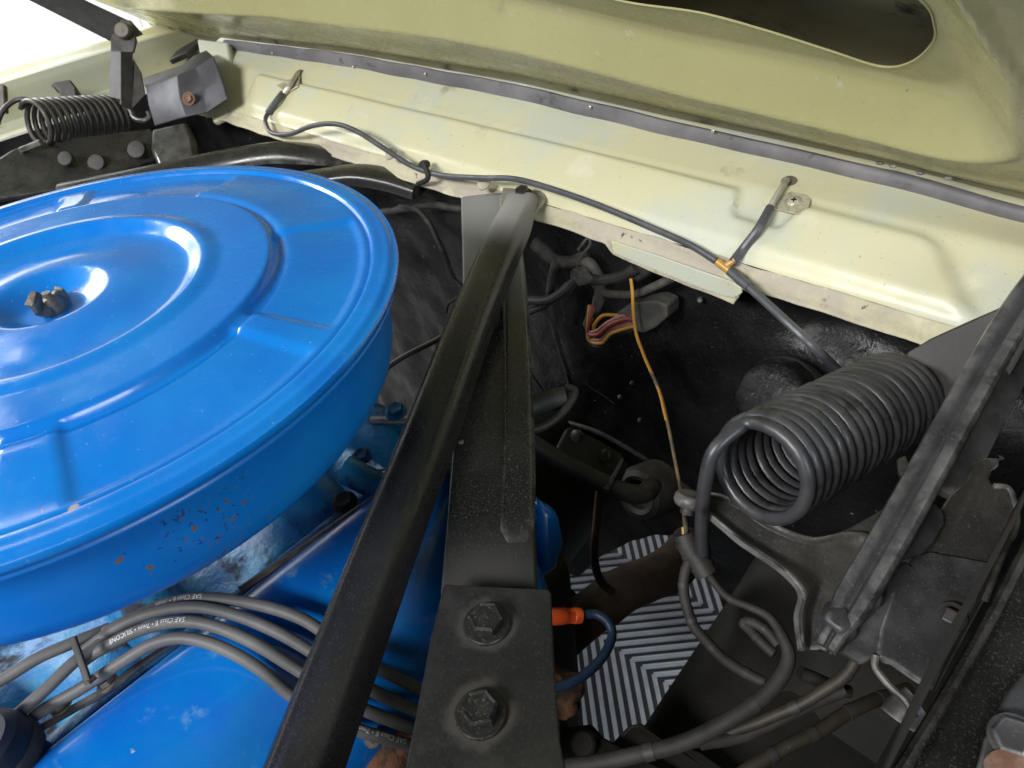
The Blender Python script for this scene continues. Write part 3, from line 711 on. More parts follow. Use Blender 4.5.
# long channel arm
pa = [P(1062, 252, d=.475), P(1004, 335, d=.449), P(900, 520, d=.408), P(826, 648, d=.392)]
arm_prof = [(-.0098, -.006), (-.0102, .0), (-.0095, .004), (-.0068, .0060), (-.0015, .0052), (.0, .0030), (.0018, .0028), (.0035, .0038), (.0065, .0036), (.0094, .0020), (.0102, -.001), (.0098, -.007), (.0, -.004)]
upv = (Vector(CP) - P(900, 520, d=.408)).normalized()
pq = spline(pa, 8); MB().sweep(arm_prof, pq, upv, [(1 - .45 * sstep(.86, 1, i / (len(pq) - 1)), 1) for i in range(len(pq))]).build('upper_arm', M['hinge_grey'], hn, ang=45)
# second thin link behind
MB().sweep(rrect(.0038, .010, .002, 2), spline([P(1040, 315, d=.50), P(1004, 385, d=.478), P(975, 440, d=.465), P(948, 497, d=.452)], 6), Vector((-1, 0, .4))).build('link', M['hinge_grey'], hn, ang=40)
# stamped lower arm under the spring
LAP = [(690, 497, .474), (880, 512, .455), (810, 648, .412)]
la = PL([(684, 497, .470), (700, 490, .472), (728, 497, .472), (750, 512, .474), (775, 526, .475), (800, 534, .475), (826, 536, .470), (850, 526, .462), (880, 512, .452), (872, 560, .440), (840, 610, .420), (822, 650, .405), (802, 648, .404), (797, 615, .420), (801, 595, .430), (790, 578, .442), (760, 556, .455), (722, 530, .465), (708, 516, .468)], LAP)
Bc = spline([Vector((x, y, 0)) for x, y in ((684, 502), (708, 516), (741, 543), (775, 566), (795, 584), (801, 598), (797, 618), (801, 650))], 6)
Tc = spline([Vector((x, y, 0)) for x, y in ((690, 491), (728, 496), (775, 524), (812, 537), (846, 532), (872, 540), (856, 585), (826, 650))], 6)
def armf(u, v):
    i = u * (len(Bc) - 1); k = min(int(i), len(Bc) - 2); f_ = i - k
    b_ = Bc[k].lerp(Bc[k + 1], f_); t_ = Tc[k].lerp(Tc[k + 1], f_); q = b_.lerp(t_, v)
    lip = .0075 * (1 - sstep(0, .28, v)) + .004 * sstep(.75, 1, v) + .0018 * noise.noise(Vector((q.x * .03, q.y * .03, 0)))
    return PL([(q.x, q.y)], LAP, lip)[0]
MB().grid(armf, 60, 18).build('lower_arm', M['dusty_grey'], hn, ang=70, solid=.0035)
MB().prism(PL([(826, 537), (850, 527), (884, 508), (880, 530), (862, 560), (842, 560)], LAP, -.001), .004).build('arm_web', M['dusty_grey'], hn, bevel=.0015)
MB().tube(spline(PL([(684, 502), (708, 516), (722, 527), (741, 543), (775, 566), (795, 584), (801, 598), (797, 618), (801, 650)], LAP, .0075), 6), .0019, 8).build('rolled_edge', M['hinge_grey'], hn)
MB().ball(P(838, 626, d=.399), .0125, 20, (.9, .8, 1.1)).warp(.004, 90).build('knuckle', M['hinge_grey'], hn, ang=70)
# spring pin with its flat head
pinc = P(690, 500, d=.462)
MB().lathe([(0, .0045), (.0085, .0042), (.0100, .002), (.0102, -.001), (.009, -.0035), (.0045, -.004), (.0045, -.009)], pinc, (-.1, .5, .85), 28).build('pin', M['dusty_grey'], hn, ang=40)
# pivot plate on the arm, link boss
MB().prism(PP([(872, 590, .405), (895, 548, .412), (915, 510, .425), (925, 499, .43), (938, 505, .43), (944, 512, .43), (946, 524, .428), (934, 545, .42), (922, 556, .415), (905, 560, .41)]), .004).build('pivot_plate', M['hinge_grey'], hn, bevel=.0018)
MB().prism(PP([(830, 655, .400), (850, 612, .408), (885, 575, .412), (905, 560, .418), (922, 572, .418), (905, 612, .405), (880, 655, .396), (862, 665, .394), (838, 650, .397)]), .005).build('pivot_plate', M['hinge_grey'], hn, bevel=.0018)
MB().lathe([(0, .006), (.004, .0058), (.0055, .004), (.0055, -.004)], P(872, 598, d=.398), (-.1, -.6, .8), 18).build('rivet', M['spring'], hn)
MB().prism(PP([(898, 458, .47), (906, 455, .47), (912, 470, .465), (905, 480, .46), (899, 472, .465)]), .004).build('stop_tab', M['dusty_grey'], hn, bevel=.001)
# fixed bracket
BKP = [(985, 460, .455), (1015, 520, .432), (876, 660, .396)]
bk = PL([(974, 462, .452), (985, 457, .455), (1000, 457, .458), (1000, 465, .455), (992, 470, .45), (990, 478, .447), (994, 486, .443), (1008, 488, .442), (1014, 500, .438), (1017, 518, .432), (1013, 535, .428), (1005, 548, .425), (985, 600, .408), (955, 655, .388), (936, 692, .376), (915, 680, .384), (892, 664, .392), (876, 660, .396), (880, 630, .402), (895, 592, .414), (925, 535, .430), (950, 495, .442), (968, 478, .447)], BKP)
bko = MB().prism(bk, .004).build('fixed_bracket', M['dusty_grey'], hn, bevel=.002)
MB().prism(PL([(893, 592), (912, 558), (930, 551), (990, 562), (975, 605), (946, 660), (934, 690), (893, 662), (877, 657), (881, 628)], BKP, .004), .004).build('fixed_bracket_face', M['hinge_grey'], hn, bevel=.003)
MB().tube(spline(PP([(876, 655, .394), (876, 668, .392), (890, 686, .386), (905, 700, .381), (915, 718, .376)]), 5), .0020, 8).build('bracket_curl', M['dusty_grey'], hn)
MB().tube(spline(PL([(994, 486), (1008, 488), (1014, 500), (1017, 518), (1013, 535), (1005, 548), (985, 600)], BKP, .001), 5), .0018, 8).build('bracket_edge', M['dusty_grey'], hn)
MB().box(PL([(951, 617)], BKP, .006)[0], (.0042, .0042, .0022), Matrix.Rotation(.5, 3, 'X')).build('rivet', M['spring'], hn, bevel=.0014)
MB().lathe([(.0085, 0), (.0080, .0012), (.006, .0016)], PL([(951, 617)], BKP, .0045)[0], (-.1, -.55, .8), 18).build('washer', M['black_deep'], hn)

# sheet between the cowl end and the arm
shp = MB().prism(PP([(900, 368, .535), (907, 352, .53), (930, 338, .52), (965, 322, .505), (1004, 305, .49), (1040, 285, .475), (1040, 320, .465), (985, 420, .485), (940, 420, .51), (915, 390, .53)]), .004).build('hinge_mount_plate', M['plate_brown'], hn, bevel=.003)
# shock tower edge at the right bottom
tw = empty('shock_tower', 'black shock tower edge in the lower right corner with a bolt', 'shock tower')
MB().prism(PP([(1070, 470, .42), (1024, 548, .400), (985, 625, .378), (940, 705, .355), (900, 775, .335), (860, 850, .32), (1040, 850, .31), (1085, 700, .35), (1080, 560, .40)]), .02).warp(.002, 25).build('tower_top', M['black_dusty'], tw, bevel=.006)
MB().tube(spline(PP([(1050, 505, .407), (1024, 552, .397), (985, 627, .376), (940, 706, .353), (895, 780, .333)]), 6), .0032, 8).build('tower_edge', M['black_dusty'], tw)
MB().prism(PP([(1050, 640, .352), (1006, 695, .338), (985, 740, .325), (972, 790, .315), (1060, 800, .31)]), .004).build('tower_plate', M['hinge_grey'], tw, bevel=.002)
bolt_part(P(1013, 737, d=.324), (-.1, -.35, .9), .0085, tw, M['hinge_grey'], 1.2, .004)
MB().lathe([(.010, -.001), (.010, .0015), (.007, .002)], P(1010, 775, d=.316), (-.1, -.35, .9), 24, cap1=True).build('bolt', M['bolt_rust'], tw)

# ================================================================== FAR HINGE
hf = empty('hood_lifter', 'far hood hinge with smaller looking coil spring beside the white wall', 'hood hinge', 'hood hinges')
fa = P(34, 123.5, d=1.08); fb = P(119, 117, d=1.19)
def fh0(p): return spline([P(-4, 128, d=1.07), P(2, 112, d=1.07), P(14, 101, d=1.075), P(28, 100, d=1.078), p], 6)[:-1]
def fh1(p): return spline([p, P(128, 108, d=1.16), P(134, 118, d=1.14), P(143, 121, d=1.13), P(150, 117, d=1.13), P(148, 112, d=1.13)], 5)[1:]
coil(fa, fb, .0318, .0040, 13.0, fh0, fh1, ph=-.9, k=26, n=8).build('spring', M['spring_far'], hf, ang=80)
# hood side arm
MB().prism(PP([(-10, -48, 1.06), (25, -2, 1.09), (112, 42, 1.15), (132, 38, 1.15), (143, 34, 1.15), (132, 22, 1.15), (85, 0, 1.12), (40, -40, 1.08)]), .012).build('upper_arm', M['black_dusty'], hf, bevel=.002)
# upright
MB().prism(PP([(110, 40, 1.142), (116, 18, 1.142), (131, 20, 1.142), (136, 40, 1.142), (133, 52, 1.142), (110, 52, 1.142)]), .006).build('pivot_head', M['dusty_grey'], hf, bevel=.002)
MB().prism(PP([(110.5, 51, 1.143), (121, 51, 1.130), (121, 100, 1.125), (109, 97, 1.138)]), .006).build('upright', M['rubber'], hf, bevel=.001)
MB().prism(PP([(121, 51, 1.130), (133, 52, 1.143), (134, 110, 1.138), (121, 104, 1.125)]), .006).build('upright', M['rubber'], hf, bevel=.001)
MB().prism(PP([(133, 58, 1.145), (141, 72, 1.145), (145, 95, 1.14), (132, 108, 1.136)]), .004).build('web_plate', M['dusty_grey'], hf, bevel=.001)
c = P(123, 31, d=1.136); MB().lathe([(0, .006), (.0105, .0058), (.0125, .003), (.0125, -.004)], c, (.62, -.55, .5), 26).build('pivot_bolt', M['bolt_tan'], hf, ang=40)
MB().prism(PP([(-12, 165, 1.06), (10, 150, 1.07), (30, 142, 1.08), (120, 132, 1.12), (150, 128, 1.13), (157, 140, 1.13), (155, 160, 1.12), (80, 185, 1.06), (-10, 200, 1.02)]), .01).build('base_plate', M['black'], hf, bevel=.003)
for (px, py, r) in ((66, 159, .011), (97, 163, .013), (137, 150, .014)):
    c = P(px, py, d=1.065 + (px - 66) * .0006); MB().lathe([(0, .005), (r * .5, .0052), (r * .9, .0042), (r, .001), (r, -.004)], c, (.6, -.5, .6), 20).build('bolt', M['rubber'], hf, ang=40)
MB().bar(P(20, 150, d=1.07), P(40, 142, d=1.07), .004, .003).build('stop_tab', M['dusty_grey'], hf)
MB().prism(PP([(50, 84, 1.20), (54, 81, 1.20), (70, 79, 1.20), (76, 88, 1.20), (77, 97, 1.19), (60, 98, 1.19), (58, 90, 1.195)]), .02).build('bump_stop', M['rubber'], hf, bevel=.003)
MB().prism(PP([(-8, 82, 1.12), (3.5, 84, 1.12), (5, 112, 1.12), (-8, 112, 1.12)]), .01).build('link', M['bolt_tan'], hf, bevel=.002)

# far grey folded bracket beside the cowl
fbk = empty('fender_bracket', 'purple grey folded sheet bracket with rusty bolt beside the far cowl end', 'bracket')
rows = [[(140, 80, 1.20), (160, 73, 1.20), (182, 66, 1.19), (195, 56, 1.18), (207, 51, 1.17)],
        [(146, 87, 1.135), (163, 82, 1.130), (178, 76, 1.110), (196, 68, 1.108), (214, 57, 1.10)],
        [(149, 105, 1.125), (166, 103, 1.120), (180, 98, 1.098), (203, 92, 1.110), (222, 80, 1.09)],
        [(155, 126, 1.13), (172, 121, 1.12), (186, 117, 1.09), (208, 112, 1.095), (228, 99, 1.08)]]
gv = [P(*q[:2], d=q[2]) for r_ in rows for q in r_]
bmf = MB().add(gv, [(i * 5 + j, i * 5 + j + 1, i * 5 + j + 6, i * 5 + j + 5) for i in range(3) for j in range(4)])
bmf.build('sheet', M['box_grey'], fbk, ang=25, solid=.003, bevel=.0025)
bolt_part(P(189, 99, d=1.094), (.5, -.6, .5), .0068, fbk, M['bolt_rust'], 1.5)
MB().prism(PP([(150, 128, 1.11), (185, 120, 1.09), (195, 140, 1.08), (198, 162, 1.06), (160, 176, 1.04), (150, 150, 1.09)]), .02).build('apron_fold', M['black'], fbk, bevel=.008)

# ================================================================== WASHER HOSES ON THE COWL
def on_cowl(px, py, off=.004):
    lo, hi = .3, 1.6
    for _ in range(50):
        m_ = .5 * (lo + hi); p = P(px, py, d=m_)
        y = p.y
        surf = prof_z(y) - cowl_step(p.x, y) + (arch(p.x) - .86) * sstep(.5, .56, y) if y > .449 else (.80 - (.449 - y) * 30)
        if p.z - off < surf: hi = m_
        else: lo = m_
    return P(px, py, d=lo)
def nozzle(base, hub, tipw, screw, label):
    t = empty('washer_nozzle', label, 'washer nozzle', 'windshield washer nozzles')
    return t
# hose A: left nozzle to the tee
hA = [on_cowl(283, 93, .006), on_cowl(276, 102, .008), on_cowl(268, 113, .010), P(265.5, 122, Y=.436), P(272, 133, Y=.427), P(290, 134, Y=.425), P(312, 126, Y=.426), P(335, 124, Y=.428), P(356, 131, Y=.428), P(385, 149, Y=.428), P(412, 166, Y=.430), P(440, 175, Y=.430), P(480, 178, Y=.430), P(515, 179, Y=.432), P(555, 190, Y=.436), P(600, 206, Y=.438), P(650, 227, Y=.440), P(690, 245, Y=.438), P(716, 261, Y=.437)]
o = MB().tube(spline(hA, 7), .0031, 10).build('washer_hose', M['hose']); tag(o, 'long grey washer hose running along the cowl from the left nozzle to the amber tee', 'hose', 'washer hoses')
MB().tube(spline(hA[:3], 6), .0046, 10).build('sleeve', M['hose'], o)
hB = [P(732, 263, Y=.440), on_cowl(742, 250, .006), on_cowl(756, 232, .007), on_cowl(764, 219, .008), on_cowl(770, 208, .009)]
o = MB().tube(spline(hB, 6), .0040, 10).build('washer_hose', M['hose']); tag(o, 'short grey washer hose from the amber tee up to the right nozzle', 'hose', 'washer hoses')
hC = [P(730, 271, Y=.437), P(750, 288, Y=.420), P(785, 320, Y=.405), P(815, 348, Y=.39), P(840, 372, d=.58), P(855, 388, d=.57)]
o = MB().tube(spline(hC, 6), .0036, 10).build('washer_hose', M['hose']); tag(o, 'grey washer hose dropping from the amber tee behind the near spring', 'hose', 'washer hoses')
MB().tube([hC[0], hC[1]], .0044, 10).build('sleeve', M['hose'], o)
tee = empty('hose_tee', 'small amber plastic tee joining the washer hoses', 'hose fitting')
MB().tube([P(717, 261.5, Y=.437), P(733, 273.5, Y=.436)], .0037, 12).build('run', M['tan'], tee)
MB().tube([P(725, 266, Y=.437), P(735, 260, Y=.4415)], .0028, 10).build('branch', M['tan'], tee)
# right nozzle
nz = empty('washer_nozzle', 'right washer nozzle tube with cross head screw bracket on the cowl', 'washer nozzle', 'washer nozzles')
MB().tube(spline([on_cowl(771, 206, .009), on_cowl(779, 192, .008), on_cowl(787, 180, .004)], 5), [.0030] * 6 + [.0028] * 5, 12).build('tube', M['nozzle'], nz)
c = on_cowl(789, 181, .0004); MB().lathe([(.0, .0006), (.0065, .0004), (.0068, 0)], c, (0, -.35, 1), 20).build('grommet_hole', M['bolt_tan'], nz)
pb = [on_cowl(x, y, .0022) for x, y in ((783, 196), (790, 191), (806, 194), (811, 199), (809, 206), (798, 214), (774, 209))]
MB().prism(pb, .0015).build('bracket', M['screw'], nz, bevel=.0006)
c = on_cowl(794, 202, .0030)
sr = MB().lathe([(0, .0030), (.0045, .0026), (.0062, .0012), (.0066, 0)], c, (0, -.45, 1), 24).build('screw', M['screw'], nz)
for a in (.3, .3 + PI / 2):
    MB().box(c + Vector((0, -.0013, .0029)), (.0022, .0005, .0004), Matrix.Rotation(.42, 3, 'X') @ Matrix.Rotation(a, 3, 'Z')).build('slot', M['black_deep'], sr)
# left nozzle
nz = empty('washer_nozzle', 'left washer nozzle feeding the hose at the far cowl end', 'washer nozzle', 'washer nozzles')
MB().tube(spline([on_cowl(284, 93, .006), on_cowl(291, 84, .006), on_cowl(298, 73, .003)], 4), .0036, 10).build('tube', M['nozzle'], nz)
MB().prism([on_cowl(x, y, .003) for x, y in ((277, 85), (292, 78), (300, 76), (298, 86), (288, 92), (282, 90))], .0015).build('bracket', M['screw'], nz, bevel=.0006)
c = on_cowl(299, 72, .001); MB().lathe([(.0, .0006), (.0055, .0004), (.006, 0)], c, (0, -.35, 1), 16).build('grommet_hole', M['bolt_rust'], nz)
# clips holding the hose and bare studs on the flange
for i, (px, py) in enumerate(((424, 166), (391, 154), (484, 184))):
    c = P(px, py, Y=.436)
    k = MB().lathe([(.0, .004), (.006, .0036), (.008, .001), (.008, -.001)], c, (0, -.5, .85), 16, cap1=True).build('hose_clip', M['black_deep'] if i == 0 else M['primer'])
    tag(k, ['black clip over the washer hose at the middle of the cowl', 'grey flange nut under the washer hose left of the black clip', 'grey flange nut under the washer hose beside the brace bolt'][i], 'clip')
MB().tube(spline([P(424, 163, Y=.43), P(428, 178, Y=.425), P(418, 184, Y=.43)], 4), .0032, 8).build('strap', M['black_deep'], bpy.data.objects['hose_clip'])

# ================================================================== FIREWALL HARNESS
def cable(name, label, pts, r, mm, cat='cable', group=None, k=6, n=14):
    path = [p + noise.noise_vector(p * 38) * .0016 for p in spline(pts, k)]
    o = MB().tube(path, r, n).build(name, mm)
    if cat == 'loom' or (cat == 'cable' and len(path) > 25):
        for f_ in (.18, .4, .63, .85):
            i = int(f_ * (len(path) - 3)) + 1; rr = r[i] if isinstance(r, list) else r
            MB().tube([path[i - 1].lerp(path[i], .5), path[i], path[i].lerp(path[i + 1], .6)], rr * 1.10, n).build('tape_band', M['rubber'], o)
    return tag(o, label, cat, group)
def fy(l, y=.445): return [P(a, b, Y=(y if len(t) == 0 else t[0])) for a, b, *t in l]
hr = empty('wiring_harness', 'taped black wiring harness branching on the firewall below the cowl', 'wiring harness')
MB().tube(spline(fy([(534, 243), (548, 254), (560, 262), (572, 262), (585, 258)], .452), 6), .0072, 12).warp(.0012, 120).build('trunk', M['harness'], hr)
MB().tube(spline(fy([(558, 260), (553, 275), (549, 300), (552, 320), (560, 350), (568, 375), (572, 395)], .448), 6), [.0062 - .0030 * min(i / 18, 1) for i in range(37)], 10).build('branch', M['harness'], hr)
MB().tube(spline(fy([(572, 262), (588, 262), (598, 275), (600, 290), (597, 305), (592, 315), (588, 325)], .446), 6), .0060, 10).warp(.001, 120).build('branch', M['harness'], hr)
MB().tube(spline(fy([(525, 300), (548, 300), (566, 290), (580, 278), (600, 280), (622, 276), (636, 268)], .438), 6), .0054, 10).build('branch', M['rubber'], hr)
MB().tube(spline(fy([(530, 312), (548, 303), (570, 283)], .440), 6), .0040, 10).build('branch', M['rubber'], hr)
MB().tube(spline(fy([(590, 276), (600, 290), (612, 294), (635, 294), (655, 286), (672, 278)], .446), 6), .0042, 10).build('branch', M['harness'], hr)
MB().ball(P(582, 276, Y=.434), .010, 14, (1.3, .9, .9)).warp(.003, 140).build('tape_knot', M['harness'], hr)
MB().tube(spline(fy([(575, 272), (580, 258), (590, 245), (588, 238), (578, 250)], .44), 5), .0016, 6).build('tie', M['harness'], hr)
MB().prism(fy([(626, 272), (636, 262), (650, 262), (650, 275), (636, 284)], .44), .012).build('clamp', M['rubber'], hr, bevel=.003)
# plug with coloured wires
plug = empty('connector_plug', 'dusty grey rubber plug with red and yellow wires on the firewall', 'connector')
MB().prism(fy([(617, 313), (632, 303), (656, 301), (667, 306), (667, 318), (655, 328), (643, 334), (634, 330), (630, 322), (621, 322)], .438), .022).build('plug_body', M['connector'], plug, bevel=.002)
for i, (mm, off) in enumerate((('wire_yellow', -4), ('wire_pink', 0), ('wire_red', 3), ('wire_red', 6), ('wire_pink', 8), ('wire_yellow', 11), ('wire_dust', 14))):
    y0 = .436 - .002 * (i % 3)
    pts = [(594 - .4 * off, 305, y0 + .008), (590 - .2 * off, 320 + off * .3, y0), (588 + (off - 4) * .15, 330 + off * .9, y0 - .002), (596 + off * .5, 331 + off * 1.1, y0 - .003), (608 + off * .3, 322 + off * 1.05, y0 - .001), (622 + off * .6, 316 + off * 1.05, y0 + .004), (632 + off * .4, 316 + off * .9, y0 + .008)]
    if i == 0: pts = [(592, 318, y0), (592, 325, y0), (596, 333, y0 - .002), (594, 326, y0 - .004), (602, 316, y0 - .004), (612, 315, y0), (622, 316, y0 + .004)]
    MB().tube(spline(fy(pts), 6), .0019, 7).build('wire', M[mm], plug)
# yellow wire down to the loom at the hinge
yw = [P(630, 278, Y=.432), P(632, 300, Y=.426), P(636, 330, Y=.42), P(642, 352, Y=.41), P(650, 370, Y=.40)]
yw2 = [P(650, 370, Y=.40), P(660, 392, Y=.385), P(667, 420, Y=.365), P(674, 455, Y=.34), P(681, 492, Y=.31), P(685, 520, d=.49), P(686, 536, d=.488)]
o = cable('yellow_wire', 'thin yellow wire hanging from the firewall plug down to the hinge loom', spline(yw + yw2[1:3], 5)[:31], .0017, M['wire_yellow'], 'wire', k=2)
MB().tube(spline(yw2, 6), .0016, 8).build('dusty_length', M['wire_yellow_dust'], o)
MB().tube([P(685, 527, d=.488), P(685.5, 536, d=.487)], .0024, 8).build('terminal', M['tan'], o)

# cables behind the air cleaner
cable('cable', 'dusty cable curving down behind the right rim of the air cleaner', [P(400, 207, Y=.45), P(415, 208, Y=.445), P(428, 222, Y=.44), P(442, 248, Y=.43), P(452, 275, Y=.425), P(464, 290, Y=.42)], .0034, M['wire_dust'])
cable('cable', 'thick dusty cable running level under the cowl left of the braces', [P(370, 214, Y=.452), P(398, 210, Y=.45), P(430, 205, Y=.448), P(455, 208, Y=.446), P(475, 212, Y=.446)], .0046, M['wire_dust'])
cable('cable', 'short thin hooked wire left of the narrow brace', [P(447, 312, Y=.42), P(450, 303, Y=.42), P(462, 295, Y=.42), P(475, 294, Y=.42)], .0018, M['wire_dust'], 'wire')
cable('rod', 'thin brown rod leaving the air cleaner towards the narrow brace', [P(380, 372, d=.66), P(405, 357, d=.66), P(450, 332, d=.66), P(470, 320, d=.66)], .0026, M['bolt_tan'], 'rod')
cable('cable', 'thin black wire crossing the dark firewall below the yellow wire', [P(522, 360, Y=.44), P(535, 380, Y=.44), P(545, 392, Y=.44), P(556, 396, Y=.44)], .0014, M['wire_dust'], 'wire')
cable('cable', 'fine black wire slanting across the firewall right of the broad brace', [P(572, 372, Y=.455), P(590, 386, Y=.455), P(614, 404, Y=.455)], .0010, M['black_dusty'], 'wire')
# hose ends beside the broad brace
hh = empty('heater_hose', 'black heater hose stub ending right of the broad brace', 'hose')
MB().tube(spline(PP([(515, 414, .60), (535, 406, .60), (552, 400, .60), (566, 397, .60)]), 5), .0090, 16).build('hose', M['rubber'], hh)
MB().tube(spline(PP([(515, 430, .585), (540, 428, .585), (560, 415, .588), (573, 398, .595), (574, 390, .60), (566, 388, .605)]), 6), .0034, 10).build('clamp_band', M['rubber'], hh)
# pedal / clutch cross shaft and rubber boot on the firewall
rod = empty('cross_shaft', 'black cross shaft with bent arm running into a rubber boot on the firewall', 'shaft')
MB().tube(spline(PP([(520, 435, .64), (552, 456, .64), (600, 482, .635), (625, 492, .63), (642, 494, .635), (652, 486, .645)]), 6), .0085, 14).build('rod', M['rubber'], rod)
MB().prism(PP([(552, 455, .650), (566, 428, .652), (572, 426, .652), (600, 440, .655), (625, 455, .655), (622, 460, .65), (606, 490, .638), (600, 488, .638), (560, 464, .645)]), .006).build('bracket_plate', M['black_deep'], rod, bevel=.003)
MB().prism(PP([(603, 489, .625), (622, 457, .635), (624, 459, .632), (609, 491, .622)]), .012).build('tab', M['black_dusty'], rod, bevel=.001)
bc = P(645, 492, d=.665)
MB().lathe([(.026, -.02), (.026, .004), (.023, .010), (.018, .012), (.014, .010), (.012, .002), (.0, .0)], bc, (-.1, -.85, .35), 30).build('rubber_boot', M['rubber'], rod, ang=40)
for (px, py) in ((578, 436), (608, 455)):
    MB().lathe([(.006, 0), (.0055, .004), (.003, .005)], P(px, py, d=.645), (-.1, -.8, .5), 14, cap1=True).build('bolt', M['black_dusty'], rod)
MB().tube(spline(PP([(600, 488, .645), (597, 520, .66), (594, 555, .67), (600, 580, .68), (612, 592, .69)]), 6), .004, 8).build('bent_arm', M['brown_pipe'], rod)
# ribbed round cover on the firewall
rc = empty('blower_cover', 'round wrinkled black cover on the firewall behind the near spring', 'cover')
bc = P(775, 398, d=.66)
MB().lathe([(.036, -.03), (.0375, -.004), (.036, .004), (.0335, .007), (.0325, .012), (.029, .0155), (.02, .0165), (.0, .017)], bc, (-.15, -.75, .65), 44).warp(.0016, 90).build('shell', M['firewall'], rc, ang=60)
MB().lathe([(.040, -.03), (.0405, -.008), (.0385, -.003), (.0365, -.006)], bc, (-.15, -.75, .65), 44).build('rim', M['rubber'], rc)

# steering column, pipes and rails in the dark
stc = tag(MB().tube(PP([(668, 838, .66), (722, 735, .72), (780, 630, .79), (830, 540, .85)]), [.068, .064, .060, .058], 28).build('steering_column', M['column']), 'thick black steering column slanting beside the ribbed floor', 'steering column')
tag(MB().tube(spline(PP([(548, 650, .70), (585, 618, .70), (625, 590, .71), (672, 568, .74), (690, 545, .78)]), 6), .022, 16).warp(.003, 40).build('exhaust_pipe', M['brown_pipe']), 'sooty brown exhaust pipe crossing above the ribbed floor', 'exhaust pipe')
xm = empty('cross_member', 'greasy black cross member at the bottom edge below the ribbed floor', 'cross member')
MB().prism(PP([(520, 728, .62), (560, 726, .62), (580, 725, .62), (592, 722, .62), (606, 735, .62), (614, 738, .62), (628, 724, .62), (640, 722, .62), (650, 728, .62), (662, 735, .62), (700, 745, .63), (760, 700, .68), (900, 640, .72), (980, 700, .6), (900, 900, .5), (500, 900, .52)]), .05).warp(.004, 30).build('rail', M['black_deep'], xm, bevel=.006)
for (px, py) in ((584, 744), (552, 728)):
    MB().lathe([(.011, -.01), (.011, .003), (.009, .005), (0, .005)], P(px, py, d=.60), (0, -.5, 1), 20).build('bolt', M['black_deep'], xm, ang=40)
# lower firewall and rails that close the dark around the gap
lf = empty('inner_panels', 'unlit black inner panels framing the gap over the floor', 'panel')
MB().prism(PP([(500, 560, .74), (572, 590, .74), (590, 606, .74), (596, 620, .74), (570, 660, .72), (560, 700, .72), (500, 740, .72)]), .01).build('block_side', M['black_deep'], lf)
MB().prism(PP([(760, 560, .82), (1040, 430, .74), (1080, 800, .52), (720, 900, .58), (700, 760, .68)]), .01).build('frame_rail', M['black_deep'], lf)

# orange boot and blue cable
ob = empty('terminal_boot', 'orange rubber terminal boot with blue cable beside the bolted brace plate', 'terminal boot')
MB().lathe([(.0060, -.018), (.0064, -.010), (.0062, -.001), (.0056, .0), (.0054, .006), (.0059, .0065), (.0056, .0115), (.0036, .012)], P(566, 616, d=.53), P(584, 615, d=.535) - P(552, 616, d=.525), 20, cap0=True, cap1=True).warp(.0006, 200).build('boot', M['orange'], ob, ang=45)
MB().tube(spline(PP([(580, 615, .535), (596, 614, .535), (608, 622, .53), (612, 636, .525), (604, 655, .515), (588, 672, .505), (568, 684, .495), (548, 689, .49), (530, 692, .488)]), 6), .0035, 12).build('cable', M['wire_blue'], ob)

# looms at the lower right
cable('loom', 'taped black loom drooping from the hinge pin', [P(686, 533, d=.487), P(692, 550, d=.485), P(700, 562, d=.483), P(708, 575, d=.481)], .0078, M['rubber'], 'loom')
lm1 = PP([(700, 560, .484), (712, 578, .480), (728, 596, .475), (750, 607, .470), (772, 618, .462), (786, 640, .452), (788, 662, .446), (770, 690, .442), (735, 716, .442), (700, 735, .445), (650, 752, .452), (600, 762, .46), (540, 770, .465)])
cable('loom', 'thickest black loom sweeping from the hinge down to the bottom edge', lm1, [.0027 + .0024 * sstep(20, 45, i) for i in range(73)], M['wire_dust'], 'loom')
cable('cable', 'black cable looping over the ribbed floor left of the hinge loom', PP([(692, 556, .484), (684, 578, .482), (684, 602, .480), (692, 625, .476), (706, 640, .472), (724, 660, .468), (748, 674, .463), (765, 682, .458)]), .0035, M['wire_dust'])
cable('cable', 'short curled black cable below the hinge arm', PP([(775, 655, .455), (760, 640, .462), (748, 628, .47), (744, 624, .472), (752, 622, .468), (768, 630, .462), (780, 645, .456)]), .0033, M['wire_dust'])
cable('cable', 'upper greasy brown cable slanting to the hinge bracket', PP([(560, 772, .47), (640, 752, .472), (700, 742, .47), (760, 722, .455), (810, 700, .445), (850, 668, .44), (868, 640, .44)]), .0038, M['wire_brown'])
cable('cable', 'lower greasy brown cable below the other near the bottom edge', PP([(740, 775, .44), (770, 756, .445), (810, 735, .45), (850, 712, .46), (880, 698, .47), (910, 690, .48)]), .0044, M['wire_brown'])
cable('cable', 'dark cable passing under the hinge arm toward the bracket', PP([(700, 745, .46), (745, 735, .462), (790, 715, .46), (845, 690, .455)]), .0042, M['wire_dust'])
cable('cable', 'short dusty cable between curled cable and hinge arm', PP([(800, 672, .47), (826, 684, .47), (848, 692, .475)]), .0042, M['wire_dust'])
cable('stud_block', 'small dusty bracket block below the hinge bracket', PP([(898, 722, .42), (905, 712, .42), (916, 704, .42)]), .010, M['dusty_grey'], 'block')

